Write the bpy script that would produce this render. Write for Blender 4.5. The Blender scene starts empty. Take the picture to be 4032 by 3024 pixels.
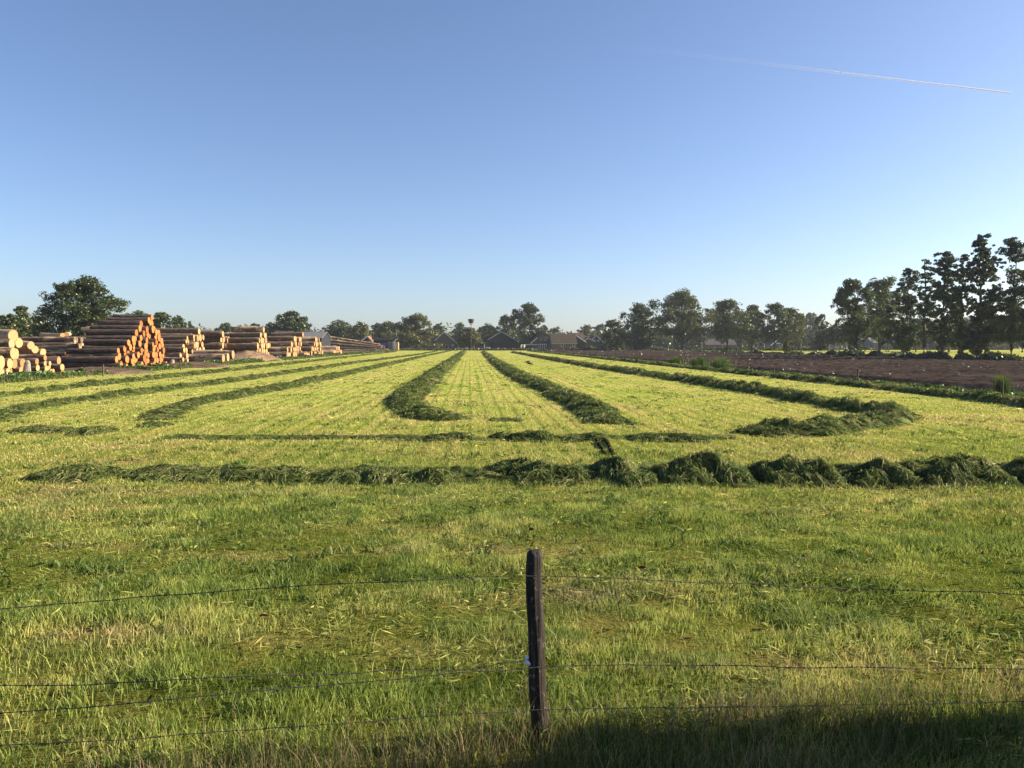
import bpy, math, random
import numpy as np
from mathutils import Vector, Matrix, Euler

# ------------------------------------------------------------------ camera, sky, sun, exposure
FPX, CX, CY, HOR, CAMH = 3060.0, 2016.0, 1512.0, 1358.0, 2.3
PITCH = math.atan((CY - HOR) / FPX)
YAW = math.radians(3.1)
scene = bpy.context.scene
col = scene.collection
cam_d = bpy.data.cameras.new("camera")
cam_d.sensor_width = 36.0
cam_d.lens = 36.0 * FPX / 4032.0
cam_d.clip_start = 0.05
cam_d.clip_end = 120000.0
cam = bpy.data.objects.new("camera", cam_d)
cam.location = (0, 0, CAMH)
cam.rotation_euler = (math.pi / 2 - PITCH, 0, -YAW)
col.objects.link(cam)
scene.camera = cam

SUN_AZ, SUN_EL = math.radians(84.0), math.radians(23.0)     # azimuth clockwise from +Y
world = bpy.data.worlds.new("World")
scene.world = world
world.use_nodes = True
wn = world.node_tree.nodes
bg = wn["Background"]
sky = wn.new("ShaderNodeTexSky")
sky.sky_type = 'NISHITA'
sky.sun_disc = False
sky.sun_elevation = SUN_EL
sky.sun_rotation = SUN_AZ
sky.altitude = 0.0
sky.air_density = 0.8
sky.dust_density = 1.0
sky.ozone_density = 2.6
wb = wn.new("ShaderNodeMixRGB"); wb.blend_type = 'MULTIPLY'; wb.inputs[0].default_value = 1.0; wb.inputs[2].default_value = (0.98, 0.97, 1.03, 1)   # the camera's white balance
world.node_tree.links.new(sky.outputs[0], wb.inputs[1])
world.node_tree.links.new(wb.outputs[0], bg.inputs[0])
bg.inputs[1].default_value = 0.070
sun_d = bpy.data.lights.new("sun", 'SUN')
sun_d.energy = 5.0
sun_d.angle = math.radians(0.53)
sun_d.color = (1.0, 0.86, 0.66)
sun = bpy.data.objects.new("sun", sun_d)
SD = Vector((math.sin(SUN_AZ) * math.cos(SUN_EL), math.cos(SUN_AZ) * math.cos(SUN_EL), math.sin(SUN_EL)))
sun.rotation_euler = SD.to_track_quat('Z', 'Y').to_euler()
sun.location = (60, 0, 60)
col.objects.link(sun)
vs = scene.view_settings
vs.view_transform = 'Standard'
vs.look = 'None'
vs.gamma = 1.0
vs.exposure = 1.45
scene.cycles.max_bounces = 6
scene.cycles.diffuse_bounces = 3
scene.cycles.transmission_bounces = 4
scene.cycles.transparent_max_bounces = 8
scene.cycles.volume_bounces = 0

# ------------------------------------------------------------------ helpers
def ray(px, py):
    x = (px - CX) / FPX; z = -(py - CY) / FPX
    y2 = math.cos(PITCH) + z * math.sin(PITCH)
    z2 = -math.sin(PITCH) + z * math.cos(PITCH)
    return (x * math.cos(YAW) + y2 * math.sin(YAW), -x * math.sin(YAW) + y2 * math.cos(YAW), z2)
def G(px, py, z=0.0):                      # ground point seen at a photo pixel
    d = ray(px, py); t = (z - CAMH) / d[2]
    return (d[0] * t, d[1] * t)
def W(px, py, Y):                          # (x, z) of the pixel ray at depth Y
    d = ray(px, py); t = Y / d[1]
    return d[0] * t, CAMH + d[2] * t
def XP(px, py, X):                         # (y, z) of the pixel ray on the plane x = X
    d = ray(px, py); t = X / d[0]
    return d[1] * t, CAMH + d[2] * t
def PX(x, y):                              # photo column of a world point at eye height
    xc = x * math.cos(YAW) - y * math.sin(YAW); yc = x * math.sin(YAW) + y * math.cos(YAW)
    return CX + FPX * xc / (yc * math.cos(PITCH))

def _hash(ix, iy, seed):
    h = (ix.astype(np.int64) * 374761393 + iy.astype(np.int64) * 668265263 + seed * 1442695041) & 0xffffffff
    h = ((h ^ (h >> 13)) * 1274126177) & 0xffffffff
    return ((h ^ (h >> 16)) & 0xffff) / 65535.0
def vnoise(x, y, seed=0):
    x = np.asarray(x, float); y = np.asarray(y, float)
    ix = np.floor(x); iy = np.floor(y); fx = x - ix; fy = y - iy
    fx = fx * fx * (3 - 2 * fx); fy = fy * fy * (3 - 2 * fy)
    a = _hash(ix, iy, seed); b = _hash(ix + 1, iy, seed); c = _hash(ix, iy + 1, seed); d = _hash(ix + 1, iy + 1, seed)
    return (a * (1 - fx) + b * fx) * (1 - fy) + (c * (1 - fx) + d * fx) * fy
def fbm(x, y, seed=0, o=3):
    s = 0; a = 0.5; t = 0
    for k in range(o):
        s = s + a * vnoise(np.asarray(x) * 2 ** k, np.asarray(y) * 2 ** k, seed + k * 17); t += a; a *= 0.5
    return s / t

def np_mesh(name, V, tris=None, quads=None, attrs=None, mats=None, mat_idx=None, smooth=False):
    me = bpy.data.meshes.new(name)
    V = np.asarray(V, np.float32).reshape(-1, 3)
    me.vertices.add(len(V)); me.vertices.foreach_set("co", V.ravel())
    loops = []; starts = []; n = 0
    if tris is not None and len(tris):
        t = np.asarray(tris, np.int32).reshape(-1, 3); loops.append(t.ravel()); starts.append(n + 3 * np.arange(len(t))); n += t.size
    if quads is not None and len(quads):
        q = np.asarray(quads, np.int32).reshape(-1, 4); loops.append(q.ravel()); starts.append(n + 4 * np.arange(len(q))); n += q.size
    L = np.concatenate(loops); S = np.concatenate(starts)
    me.loops.add(len(L)); me.loops.foreach_set("vertex_index", L)
    me.polygons.add(len(S)); me.polygons.foreach_set("loop_start", S.astype(np.int32))
    if mat_idx is not None: me.polygons.foreach_set("material_index", np.asarray(mat_idx, np.int32))
    if smooth: me.polygons.foreach_set("use_smooth", np.ones(len(S), bool))
    for k, a in (attrs or {}).items():
        at = me.attributes.new(k, 'FLOAT', 'POINT'); at.data.foreach_set("value", np.asarray(a, np.float32))
    for m in mats or []: me.materials.append(m)
    me.update(calc_edges=True); me.validate()
    return me
def link(name, me, parent=None):
    o = bpy.data.objects.new(name, me); col.objects.link(o)
    if parent is not None: o.parent = parent
    return o
def tag(o, label=None, cat=None, group=None, kind=None):
    if label: o["label"] = label
    if cat: o["category"] = cat
    if group: o["group"] = group
    if kind: o["kind"] = kind
    return o
def empty(name, loc, rz=0.0, label=None, cat=None, group=None):
    o = bpy.data.objects.new(name, None); o.location = loc; o.rotation_euler = (0, 0, rz); o.empty_display_size = 0.3
    col.objects.link(o); return tag(o, label, cat, group)

class MB:                                   # collects boxes, tubes and prisms into one mesh
    def __init__(s): s.v = []; s.f = []
    def box(s, x0, x1, y0, y1, z0, z1):
        b = len(s.v)
        s.v += [(x0, y0, z0), (x1, y0, z0), (x1, y1, z0), (x0, y1, z0), (x0, y0, z1), (x1, y0, z1), (x1, y1, z1), (x0, y1, z1)]
        s.f += [tuple(b + i for i in q) for q in ((0, 3, 2, 1), (4, 5, 6, 7), (0, 1, 5, 4), (1, 2, 6, 5), (2, 3, 7, 6), (3, 0, 4, 7))]
        return s
    def prism(s, poly, y0, y1):             # polygon in xz (counter-clockwise seen from -y), extruded along y
        b = len(s.v); n = len(poly)
        s.v += [(x, y0, z) for x, z in poly] + [(x, y1, z) for x, z in poly]
        s.f.append(tuple(b + i for i in range(n))); s.f.append(tuple(b + n + i for i in reversed(range(n))))
        for i in range(n):
            j = (i + 1) % n; s.f.append((b + i, b + n + i, b + n + j, b + j))
        return s
    def prism_x(s, poly, x0, x1):           # polygon in yz, extruded along x
        b = len(s.v); n = len(poly)
        s.v += [(x0, y, z) for y, z in poly] + [(x1, y, z) for y, z in poly]
        s.f.append(tuple(b + i for i in reversed(range(n)))); s.f.append(tuple(b + n + i for i in range(n)))
        for i in range(n):
            j = (i + 1) % n; s.f.append((b + i, b + j, b + n + j, b + n + i))
        return s
    def tube(s, pts, rad, seg=8, cap=True, squash=1.0):
        pts = [Vector(p) for p in pts]; n = len(pts)
        if not hasattr(rad, '__len__'): rad = [rad] * n
        b = len(s.v); up = Vector((0, 0, 1))
        for i, p in enumerate(pts):
            t = (pts[min(i + 1, n - 1)] - pts[max(i - 1, 0)]).normalized()
            a = t.cross(up)
            if a.length < 1e-3: a = t.cross(Vector((0, 1, 0)))
            a.normalize(); c = a.cross(t).normalized()
            for k in range(seg):
                w = 2 * math.pi * k / seg
                q = p + (a * math.cos(w) + c * math.sin(w) * squash) * rad[i]; s.v.append(tuple(q))
        for i in range(n - 1):
            for k in range(seg):
                k2 = (k + 1) % seg
                s.f.append((b + i * seg + k, b + i * seg + k2, b + (i + 1) * seg + k2, b + (i + 1) * seg + k))
        if cap:
            s.f.append(tuple(b + k for k in reversed(range(seg)))); s.f.append(tuple(b + (n - 1) * seg + k for k in range(seg)))
        return s
    def build(s, name, mat, parent=None, smooth=False):
        me = bpy.data.meshes.new(name); me.from_pydata(s.v, [], s.f)
        me.materials.append(mat)
        if smooth:
            for p in me.polygons: p.use_smooth = True
        me.update(); return link(name, me, parent)

# ------------------------------------------------------------------ materials
class NT:
    def __init__(s, name):
        s.m = bpy.data.materials.new(name); s.m.use_nodes = True; s.t = s.m.node_tree; s.t.nodes.clear()
        s.out = s.t.nodes.new("ShaderNodeOutputMaterial")
    def n(s, typ, **kw):
        nd = s.t.nodes.new("ShaderNode" + typ)
        for k, v in kw.items():
            if k.startswith("i_"):
                key = k[2:]; key = int(key) if key.isdigit() else key.replace("_", " ")
                nd.inputs[key].default_value = v
            else: setattr(nd, k, v)
        return nd
    def l(s, a, b): s.t.links.new(a, b)
    def noise(s, vec, scale, detail=3, rough=0.55):
        nd = s.n("TexNoise"); nd.inputs["Scale"].default_value = scale; nd.inputs["Detail"].default_value = detail; nd.inputs["Roughness"].default_value = rough
        if vec is not None: s.l(vec, nd.inputs["Vector"])
        return nd.outputs["Fac"]
    def mapped(s, vec, sc):
        nd = s.n("Mapping"); nd.inputs["Scale"].default_value = sc; s.l(vec, nd.inputs["Vector"]); return nd.outputs[0]
    def ramp(s, fac, stops):
        nd = s.n("ValToRGB"); e = nd.color_ramp.elements
        while len(e) < len(stops): e.new(0.5)
        for el, (p, c) in zip(e, stops): el.position = p; el.color = (*c, 1)
        s.l(fac, nd.inputs[0]); return nd.outputs[0]
    def math(s, op, a, b=None, c=None, clamp=False):
        nd = s.n("Math", operation=op, use_clamp=clamp)
        for i, v in enumerate((a, b, c)):
            if v is None: continue
            if isinstance(v, (int, float)): nd.inputs[i].default_value = v
            else: s.l(v, nd.inputs[i])
        return nd.outputs[0]
    def mix(s, fac, a, b, blend='MIX'):
        nd = s.n("MixRGB", blend_type=blend)
        for i, v in enumerate((fac, a, b)):
            if isinstance(v, (int, float)): nd.inputs[i].default_value = v
            elif isinstance(v, tuple): nd.inputs[i].default_value = (*v, 1)
            else: s.l(v, nd.inputs[i])
        return nd.outputs[0]
    def attr(s, name): return s.n("Attribute", attribute_name=name).outputs["Fac"]
    def pos(s): return s.n("NewGeometry").outputs["Position"]
    def objco(s): return s.n("TexCoord").outputs["Object"]
    def bsdf(s, colr, rough=0.8, spec=0.25, bump=None, bdist=0.02, bstr=0.6):
        b = s.n("BsdfPrincipled"); b.inputs["Roughness"].default_value = rough
        b.inputs["Specular IOR Level"].default_value = spec
        if isinstance(colr, tuple): b.inputs["Base Color"].default_value = (*colr, 1)
        else: s.l(colr, b.inputs["Base Color"])
        if bump is not None:
            bn = s.n("Bump"); bn.inputs["Distance"].default_value = bdist; bn.inputs["Strength"].default_value = bstr
            s.l(bump, bn.inputs["Height"]); s.l(bn.outputs[0], b.inputs["Normal"])
        s.l(b.outputs[0], s.out.inputs[0]); return b
    def leafy(s, colr, trans=0.45, tcol=None, gloss=0.06, rough=0.45):
        d = s.n("BsdfDiffuse"); t = s.n("BsdfTranslucent"); g = s.n("BsdfGlossy"); g.inputs["Roughness"].default_value = rough
        g.inputs["Color"].default_value = (0.8, 0.85, 0.75, 1)
        s.l(colr, d.inputs[0])
        if tcol is None: s.l(colr, t.inputs[0])
        else: s.l(tcol, t.inputs[0])
        m = s.n("MixShader"); m.inputs[0].default_value = trans; s.l(d.outputs[0], m.inputs[1]); s.l(t.outputs[0], m.inputs[2])
        m2 = s.n("MixShader"); m2.inputs[0].default_value = gloss; s.l(m.outputs[0], m2.inputs[1]); s.l(g.outputs[0], m2.inputs[2])
        s.l(m2.outputs[0], s.out.inputs[0])

def field_colour(k, boost=1.0):
    """Colour of mown grass: patches, fine mottling and mowing streaks that run along the rows."""
    p = k.pos()
    a = k.noise(p, 0.20, 5, 0.65); b = k.noise(p, 2.3, 6, 0.75); c = k.noise(k.mapped(p, (2.2, 0.03, 1)), 1.0, 4, 0.7)
    d = k.noise(k.mapped(p, (0.25, 1.1, 1)), 1.0, 3, 0.6)
    sep = k.n("SeparateXYZ"); k.l(p, sep.inputs[0])
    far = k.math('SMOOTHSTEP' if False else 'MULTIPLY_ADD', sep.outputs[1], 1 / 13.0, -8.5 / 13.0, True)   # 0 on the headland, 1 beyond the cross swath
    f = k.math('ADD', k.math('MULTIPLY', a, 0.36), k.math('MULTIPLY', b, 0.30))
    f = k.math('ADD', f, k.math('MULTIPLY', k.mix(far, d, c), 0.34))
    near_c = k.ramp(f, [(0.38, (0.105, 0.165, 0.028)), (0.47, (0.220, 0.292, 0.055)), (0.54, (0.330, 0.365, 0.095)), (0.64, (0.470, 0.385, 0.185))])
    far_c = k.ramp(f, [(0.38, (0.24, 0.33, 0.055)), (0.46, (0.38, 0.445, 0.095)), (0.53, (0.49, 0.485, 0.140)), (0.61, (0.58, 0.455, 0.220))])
    wv = k.n("TexWave", wave_type='BANDS', bands_direction='X'); wv.inputs["Scale"].default_value = 0.62; wv.inputs["Distortion"].default_value = 1.2; wv.inputs["Detail"].default_value = 2.0; wv.inputs["Detail Scale"].default_value = 0.6
    k.l(k.mapped(p, (1.0, 0.05, 1.0)), wv.inputs["Vector"])                    # tine and wheel marks running along the rows
    far_c = k.mix(1.0, far_c, k.ramp(wv.outputs["Fac"], [(0.0, (0.70, 0.74, 0.66)), (0.22, (1.0, 1.0, 1.0)), (1.0, (1.06, 1.04, 1.04))]), 'MULTIPLY')
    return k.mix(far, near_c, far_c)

def mat_grass(name, verge=False):
    k = NT(name)
    if verge:
        p = k.pos(); f = k.math('ADD', k.math('MULTIPLY', k.noise(p, 0.9, 3), 0.6), k.math('MULTIPLY', k.attr("tint"), 0.4))
        c = k.ramp(f, [(0.30, (0.045, 0.085, 0.014)), (0.48, (0.10, 0.14, 0.025)), (0.58, (0.20, 0.16, 0.07)), (0.75, (0.34, 0.24, 0.13))])
    else:
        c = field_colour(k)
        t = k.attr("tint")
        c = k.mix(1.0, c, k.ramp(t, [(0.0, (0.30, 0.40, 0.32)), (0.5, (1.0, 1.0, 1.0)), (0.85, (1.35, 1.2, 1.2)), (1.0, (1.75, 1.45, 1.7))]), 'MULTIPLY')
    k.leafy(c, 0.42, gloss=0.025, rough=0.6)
    return k.m
def mat_ground():
    k = NT("ground_turf")
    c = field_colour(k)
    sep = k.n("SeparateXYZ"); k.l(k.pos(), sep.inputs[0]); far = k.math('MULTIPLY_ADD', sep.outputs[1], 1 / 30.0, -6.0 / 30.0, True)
    c = k.mix(1.0, c, k.mix(far, (0.42, 0.36, 0.32), (0.80, 0.78, 0.72)), 'MULTIPLY')      # brown headland thatch, with shade between the blades painted into its colour
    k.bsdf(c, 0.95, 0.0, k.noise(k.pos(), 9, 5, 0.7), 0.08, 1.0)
    return k.m
def mat_hay(name="cut_grass"):
    k = NT(name); p = k.pos()
    f = k.math('ADD', k.math('MULTIPLY', k.noise(p, 1.3, 3), 0.45), k.math('MULTIPLY', k.attr("tint"), 0.55))
    c = k.ramp(f, [(0.25, (0.032, 0.052, 0.014)), (0.46, (0.105, 0.148, 0.036)), (0.62, (0.210, 0.245, 0.072)), (0.80, (0.42, 0.37, 0.17))])
    k.leafy(c, 0.38, gloss=0.03)
    return k.m
def mat_leaf(name, c0, c1, c2):
    k = NT(name)
    oi = k.n("ObjectInfo").outputs["Random"]
    f = k.math('ADD', k.math('MULTIPLY', k.noise(k.pos(), 0.35, 2), 0.5), k.math('MULTIPLY', k.attr("tint"), 0.5))
    c = k.ramp(f, [(0.28, c0), (0.5, c1), (0.75, c2)])
    c = k.mix(1.0, c, k.ramp(oi, [(0, (0.82, 0.88, 0.9)), (1, (1.15, 1.08, 0.95))]), 'MULTIPLY')
    k.leafy(c, 0.33, gloss=0.05)
    return k.m
def mat_simple(name, c, rough=0.8, spec=0.25, var=0.25, sc=3.0, bump=0.01):
    k = NT(name); p = k.objco(); n = k.noise(p, sc, 4, 0.6)
    cc = k.ramp(n, [(0.3, tuple(x * (1 - var) for x in c)), (0.7, tuple(x * (1 + var) for x in c))])
    k.bsdf(cc, rough, spec, n, bump, 0.5); return k.m
def mat_bark(name, c0, c1, sc=3.0):
    k = NT(name); p = k.mapped(k.objco(), (4, 4, 0.7)); n = k.noise(p, sc, 5, 0.65)
    k.bsdf(k.ramp(n, [(0.35, c0), (0.7, c1)]), 0.9, 0.15, n, 0.05, 1.0); return k.m
def mat_logbark(name, dark, mid, bare, bare_at):
    k = NT(name); oi = k.n("ObjectInfo").outputs["Random"]
    v = k.n("VectorMath", operation='ADD'); k.l(k.pos(), v.inputs[0])
    cmb = k.n("CombineXYZ"); k.l(k.math('MULTIPLY', oi, 90.0), cmb.inputs[0]); k.l(cmb.outputs[0], v.inputs[1])
    p = v.outputs[0]
    n1 = k.noise(k.mapped(p, (1.2, 5, 5)), 1.6, 5, 0.7); n2 = k.noise(k.mapped(p, (0.55, 1.3, 1.3)), 1.0, 3, 0.6)
    base = k.ramp(n1, [(0.32, dark), (0.68, mid)])
    m = k.math('ADD', n2, k.math('MULTIPLY', k.math('SUBTRACT', oi, 0.5), 0.22))
    m = k.math('ADD', m, k.math('MULTIPLY', k.math('SUBTRACT', n1, 0.5), 0.25))
    fac = k.math('MULTIPLY', k.math('SUBTRACT', m, bare_at), 14.0, None, True)
    cc = k.mix(fac, base, k.mix(n1, tuple(0.75 * x for x in bare), bare))
    k.bsdf(cc, 0.85, 0.2, n1, 0.04, 1.0); return k.m
def mat_cutend(name, c, c2):
    k = NT(name); oi = k.n("ObjectInfo").outputs["Random"]; p = k.objco()
    sx = k.n("SeparateXYZ"); k.l(p, sx.inputs[0])
    r = k.math('SQRT', k.math('ADD', k.math('POWER', sx.outputs[1], 2.0), k.math('POWER', sx.outputs[2], 2.0)))
    r2 = k.math('ADD', r, k.math('MULTIPLY', k.noise(p, 3.0, 3), 0.12))
    ring = k.math('SINE', k.math('MULTIPLY', r2, 55.0))
    n = k.noise(p, 2.2, 4, 0.6)
    cc = k.mix(k.math('MULTIPLY_ADD', ring, 0.12, 0.35), c, c2)
    cc = k.mix(k.math('MULTIPLY', k.math('SUBTRACT', n, 0.45), 1.6, None, True), cc, tuple(0.72 * x for x in c2))
    edge = k.math('MULTIPLY', k.math('SUBTRACT', r2, 0.93), 10.0, None, True)
    cc = k.mix(edge, cc, tuple(0.45 * x for x in c2))
    cc = k.mix(1.0, cc, k.ramp(oi, [(0, (0.55, 0.54, 0.52)), (0.35, (0.92, 0.92, 0.92)), (1, (1.18, 1.12, 1.06))]), 'MULTIPLY')
    k.bsdf(cc, 0.75, 0.2, n, 0.01, 0.4); return k.m
def mat_soil(name, c0, c1, sc=1.5):
    k = NT(name); p = k.pos(); n = k.noise(p, sc, 6, 0.7); n2 = k.noise(p, 0.12, 3)
    n3 = k.noise(k.mapped(p, (0.03, 0.22, 1)), 1.0, 4, 0.7)  # bands along x: tree shadows across the plough, painted into the soil colour
    f = k.math('ADD', k.math('MULTIPLY', n, 0.52), k.math('ADD', k.math('MULTIPLY', n2, 0.18), k.math('MULTIPLY', n3, 0.30)))
    k.bsdf(k.ramp(f, [(0.40, c0), (0.62, c1)]), 0.95, 0.0, n, 0.12, 1.0); return k.m
def mat_brick(name, c0, c1, mortar):
    k = NT(name); p = k.objco()
    b = k.n("TexBrick"); b.inputs["Scale"].default_value = 4.5; b.inputs["Color1"].default_value = (*c0, 1); b.inputs["Color2"].default_value = (*c1, 1); b.inputs["Mortar"].default_value = (*mortar, 1)
    sx = k.n("SeparateXYZ"); k.l(p, sx.inputs[0]); cb = k.n("CombineXYZ")
    k.l(k.math('ADD', sx.outputs[0], sx.outputs[1]), cb.inputs[0]); k.l(sx.outputs[2], cb.inputs[1]); k.l(cb.outputs[0], b.inputs["Vector"])
    cc = k.mix(0.5, b.outputs[0], k.ramp(k.noise(p, 0.7, 4), [(0.3, c0), (0.7, c1)]))
    k.bsdf(cc, 0.9, 0.15); return k.m
def mat_tile(name, cols, sc=1.0):
    k = NT(name); p = k.objco()
    w = k.n("TexWave", wave_type='BANDS', bands_direction='X'); w.inputs["Scale"].default_value = 1.4 * sc; k.l(p, w.inputs["Vector"])
    w2 = k.n("TexWave", wave_type='BANDS', bands_direction='Z'); w2.inputs["Scale"].default_value = 1.1 * sc; k.l(p, w2.inputs["Vector"])
    n = k.noise(k.mapped(p, (1.0, 1.0, 0.8)), 0.9, 4, 0.7)
    c = k.ramp(n, [(0.30, cols[0]), (0.48, cols[1]), (0.66, cols[2])])
    h = k.math('ADD', w.outputs["Fac"], k.math('MULTIPLY', w2.outputs["Fac"], 0.5))
    k.bsdf(c, 0.85, 0.2, h, 0.08, 1.0); return k.m

M = {}
M['grass'] = mat_grass("mown_grass_blades")
M['verge'] = mat_grass("verge_grass_blades", True)
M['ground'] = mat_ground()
M['hay'] = mat_hay()
M['oak'] = mat_leaf("oak_leaves", (0.020, 0.036, 0.009), (0.046, 0.070, 0.016), (0.100, 0.110, 0.026))
M['olive'] = mat_leaf("olive_leaves", (0.040, 0.058, 0.013), (0.088, 0.100, 0.022), (0.155, 0.140, 0.034))
M['alder'] = mat_leaf("alder_leaves", (0.016, 0.030, 0.009), (0.042, 0.066, 0.017), (0.100, 0.118, 0.030))
M['pale'] = mat_leaf("pale_leaves", (0.045, 0.068, 0.028), (0.080, 0.110, 0.042), (0.120, 0.145, 0.060))
M['weed'] = mat_leaf("weed_leaves", (0.035, 0.075, 0.014), (0.075, 0.140, 0.024), (0.12, 0.19, 0.04))
M['bush'] = mat_leaf("bush_leaves", (0.018, 0.032, 0.010), (0.040, 0.060, 0.018), (0.080, 0.092, 0.030))
M['bark'] = mat_bark("trunk_bark", (0.030, 0.026, 0.020), (0.090, 0.075, 0.058))
M['birch'] = mat_bark("birch_bark", (0.18, 0.17, 0.15), (0.62, 0.60, 0.55))
M['logbark'] = mat_logbark("log_bark", (0.016, 0.011, 0.008), (0.150, 0.108, 0.082), (0.50, 0.33, 0.19), 0.68)
M['logpale'] = mat_logbark("log_bark_pale", (0.040, 0.026, 0.019), (0.235, 0.165, 0.112), (0.48, 0.34, 0.21), 0.55)
M['logbare'] = mat_logbark("peeled_log", (0.20, 0.115, 0.06), (0.42, 0.27, 0.15), (0.52, 0.37, 0.23), 0.42)
M['endorange'] = mat_cutend("orange_sawn_end", (0.46, 0.170, 0.055), (0.40, 0.130, 0.038))
M['endpale'] = mat_cutend("pale_sawn_end", (0.46, 0.285, 0.135), (0.36, 0.20, 0.085))
M['soil'] = mat_soil("ploughed_soil", (0.026, 0.020, 0.017), (0.094, 0.072, 0.060), 2.0)
M['yard'] = mat_soil("yard_soil", (0.07, 0.048, 0.034), (0.20, 0.145, 0.105), 1.2)
M['barkheap'] = mat_soil("bark_mulch", (0.10, 0.068, 0.045), (0.30, 0.21, 0.135), 5.0)
M['greywood'] = mat_bark("grey_wood", (0.20, 0.18, 0.15), (0.46, 0.42, 0.36))
M['postwood'] = mat_bark("post_wood", (0.05, 0.040, 0.032), (0.17, 0.14, 0.11))
M['brick'] = mat_brick("brown_brick", (0.115, 0.070, 0.055), (0.155, 0.095, 0.070), (0.15, 0.13, 0.11))
M['brickdark'] = mat_brick("dark_brick", (0.075, 0.055, 0.050), (0.105, 0.075, 0.065), (0.12, 0.11, 0.10))
M['tar'] = mat_simple("black_tarred_boards", (0.020, 0.022, 0.026), 0.8, 0.2)
M['thatch'] = mat_simple("grey_thatch", (0.075, 0.065, 0.052), 1.0, 0.05, 0.3, 2.0, 0.08)
M['tilemix'] = mat_tile("mottled_roof_tiles", [(0.085, 0.030, 0.014), (0.048, 0.036, 0.022), (0.022, 0.031, 0.030)])
M['tiledark'] = mat_tile("dark_roof_tiles", [(0.035, 0.034, 0.036), (0.055, 0.05, 0.05), (0.08, 0.072, 0.068)])
M['tilered'] = mat_tile("orange_roof_tiles", [(0.42, 0.13, 0.05), (0.50, 0.17, 0.07), (0.56, 0.22, 0.10)])
M['tilebrown'] = mat_tile("brown_roof_tiles", [(0.05, 0.030, 0.025), (0.07, 0.042, 0.034), (0.09, 0.056, 0.044)])
M['greysheet'] = mat_simple("grey_roof_sheet", (0.13, 0.13, 0.135), 0.7, 0.3, 0.15, 1.0)
M['white'] = mat_simple("white_paint", (0.72, 0.71, 0.68), 0.5, 0.4, 0.06)
M['greytrim'] = mat_simple("grey_bargeboard", (0.42, 0.42, 0.40), 0.6, 0.3, 0.1)
M['planks'] = mat_bark("grey_planks", (0.16, 0.145, 0.12), (0.34, 0.30, 0.25))
M['browndark'] = mat_bark("brown_boards", (0.035, 0.026, 0.020), (0.09, 0.066, 0.050))
M['sawn'] = mat_simple("sawn_timber", (0.68, 0.47, 0.22), 0.8, 0.2, 0.2, 6.0)
M['tarp'] = mat_simple("blue_tarpaulin", (0.035, 0.11, 0.32), 0.5, 0.4, 0.2, 2.0)
M['crow'] = mat_simple("black_feathers", (0.012, 0.012, 0.014), 0.5, 0.4, 0.2)
M['nest'] = mat_simple("nest_sticks", (0.10, 0.06, 0.045), 1.0, 0.1, 0.5, 6.0, 0.1)
M['chaff'] = mat_simple("pale_chaff", (0.48, 0.42, 0.34), 0.9, 0.1, 0.15)
M['wire'] = mat_simple("rusty_wire", (0.070, 0.055, 0.044), 0.6, 0.4, 0.4, 30.0)
M['plastic'] = mat_simple("white_plastic", (0.70, 0.72, 0.76), 0.45, 0.4, 0.08)
M['deadleaf'] = mat_simple("dead_leaf", (0.10, 0.050, 0.028), 0.8, 0.2, 0.3)
M['carpaint'] = mat_simple("blue_car_paint", (0.10, 0.14, 0.20), 0.3, 0.5, 0.05)
M['rubber'] = mat_simple("black_rubber", (0.02, 0.02, 0.02), 0.9, 0.2, 0.1)
def mat_pane():
    k = NT("window_glass"); k.bsdf((0.03, 0.035, 0.045), 0.12, 0.5); return k.m
M['pane'] = mat_pane()

# ------------------------------------------------------------------ the ground
def gz(x, y):                                # gentle unevenness of the headland, fading out with distance
    x = np.asarray(x, float); y = np.asarray(y, float)
    fade = np.clip(1.4 - np.hypot(x, y) / 45.0, 0, 1)
    rut = (vnoise(x / 0.9 + 0.4 * y, y / 4.5, 5) - 0.5) * 0.05
    return fade * ((fbm(x / 3.3, y / 2.2, 3, 3) - 0.5) * 0.16 + rut)
def graded(lo, hi, step0, grow, lim):
    a = [0.0]
    while a[-1] < max(abs(lo), abs(hi)):
        s = step0 if a[-1] < lim else step0 + (a[-1] - lim) * grow
        a.append(a[-1] + s)
    a = np.array(a); return np.unique(np.concatenate([-a[a <= abs(lo) * 1.001] if lo < 0 else [], a[a <= hi * 1.001]]))
gx = graded(-1600, 1600, 0.25, 0.12, 18.0); gy = graded(-60, 1600, 0.25, 0.12, 34.0)
XX, YY = np.meshgrid(gx, gy); ZZ = gz(XX, YY)
nx, ny = len(gx), len(gy)
idx = np.arange(nx * ny).reshape(ny, nx)
quads = np.stack([idx[:-1, :-1], idx[:-1, 1:], idx[1:, 1:], idx[1:, :-1]], -1).reshape(-1, 4)
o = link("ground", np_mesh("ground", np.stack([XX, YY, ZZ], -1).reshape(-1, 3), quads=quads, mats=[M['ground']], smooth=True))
tag(o, "flat pale green mown meadow reaching to the farms", kind="structure")

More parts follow.
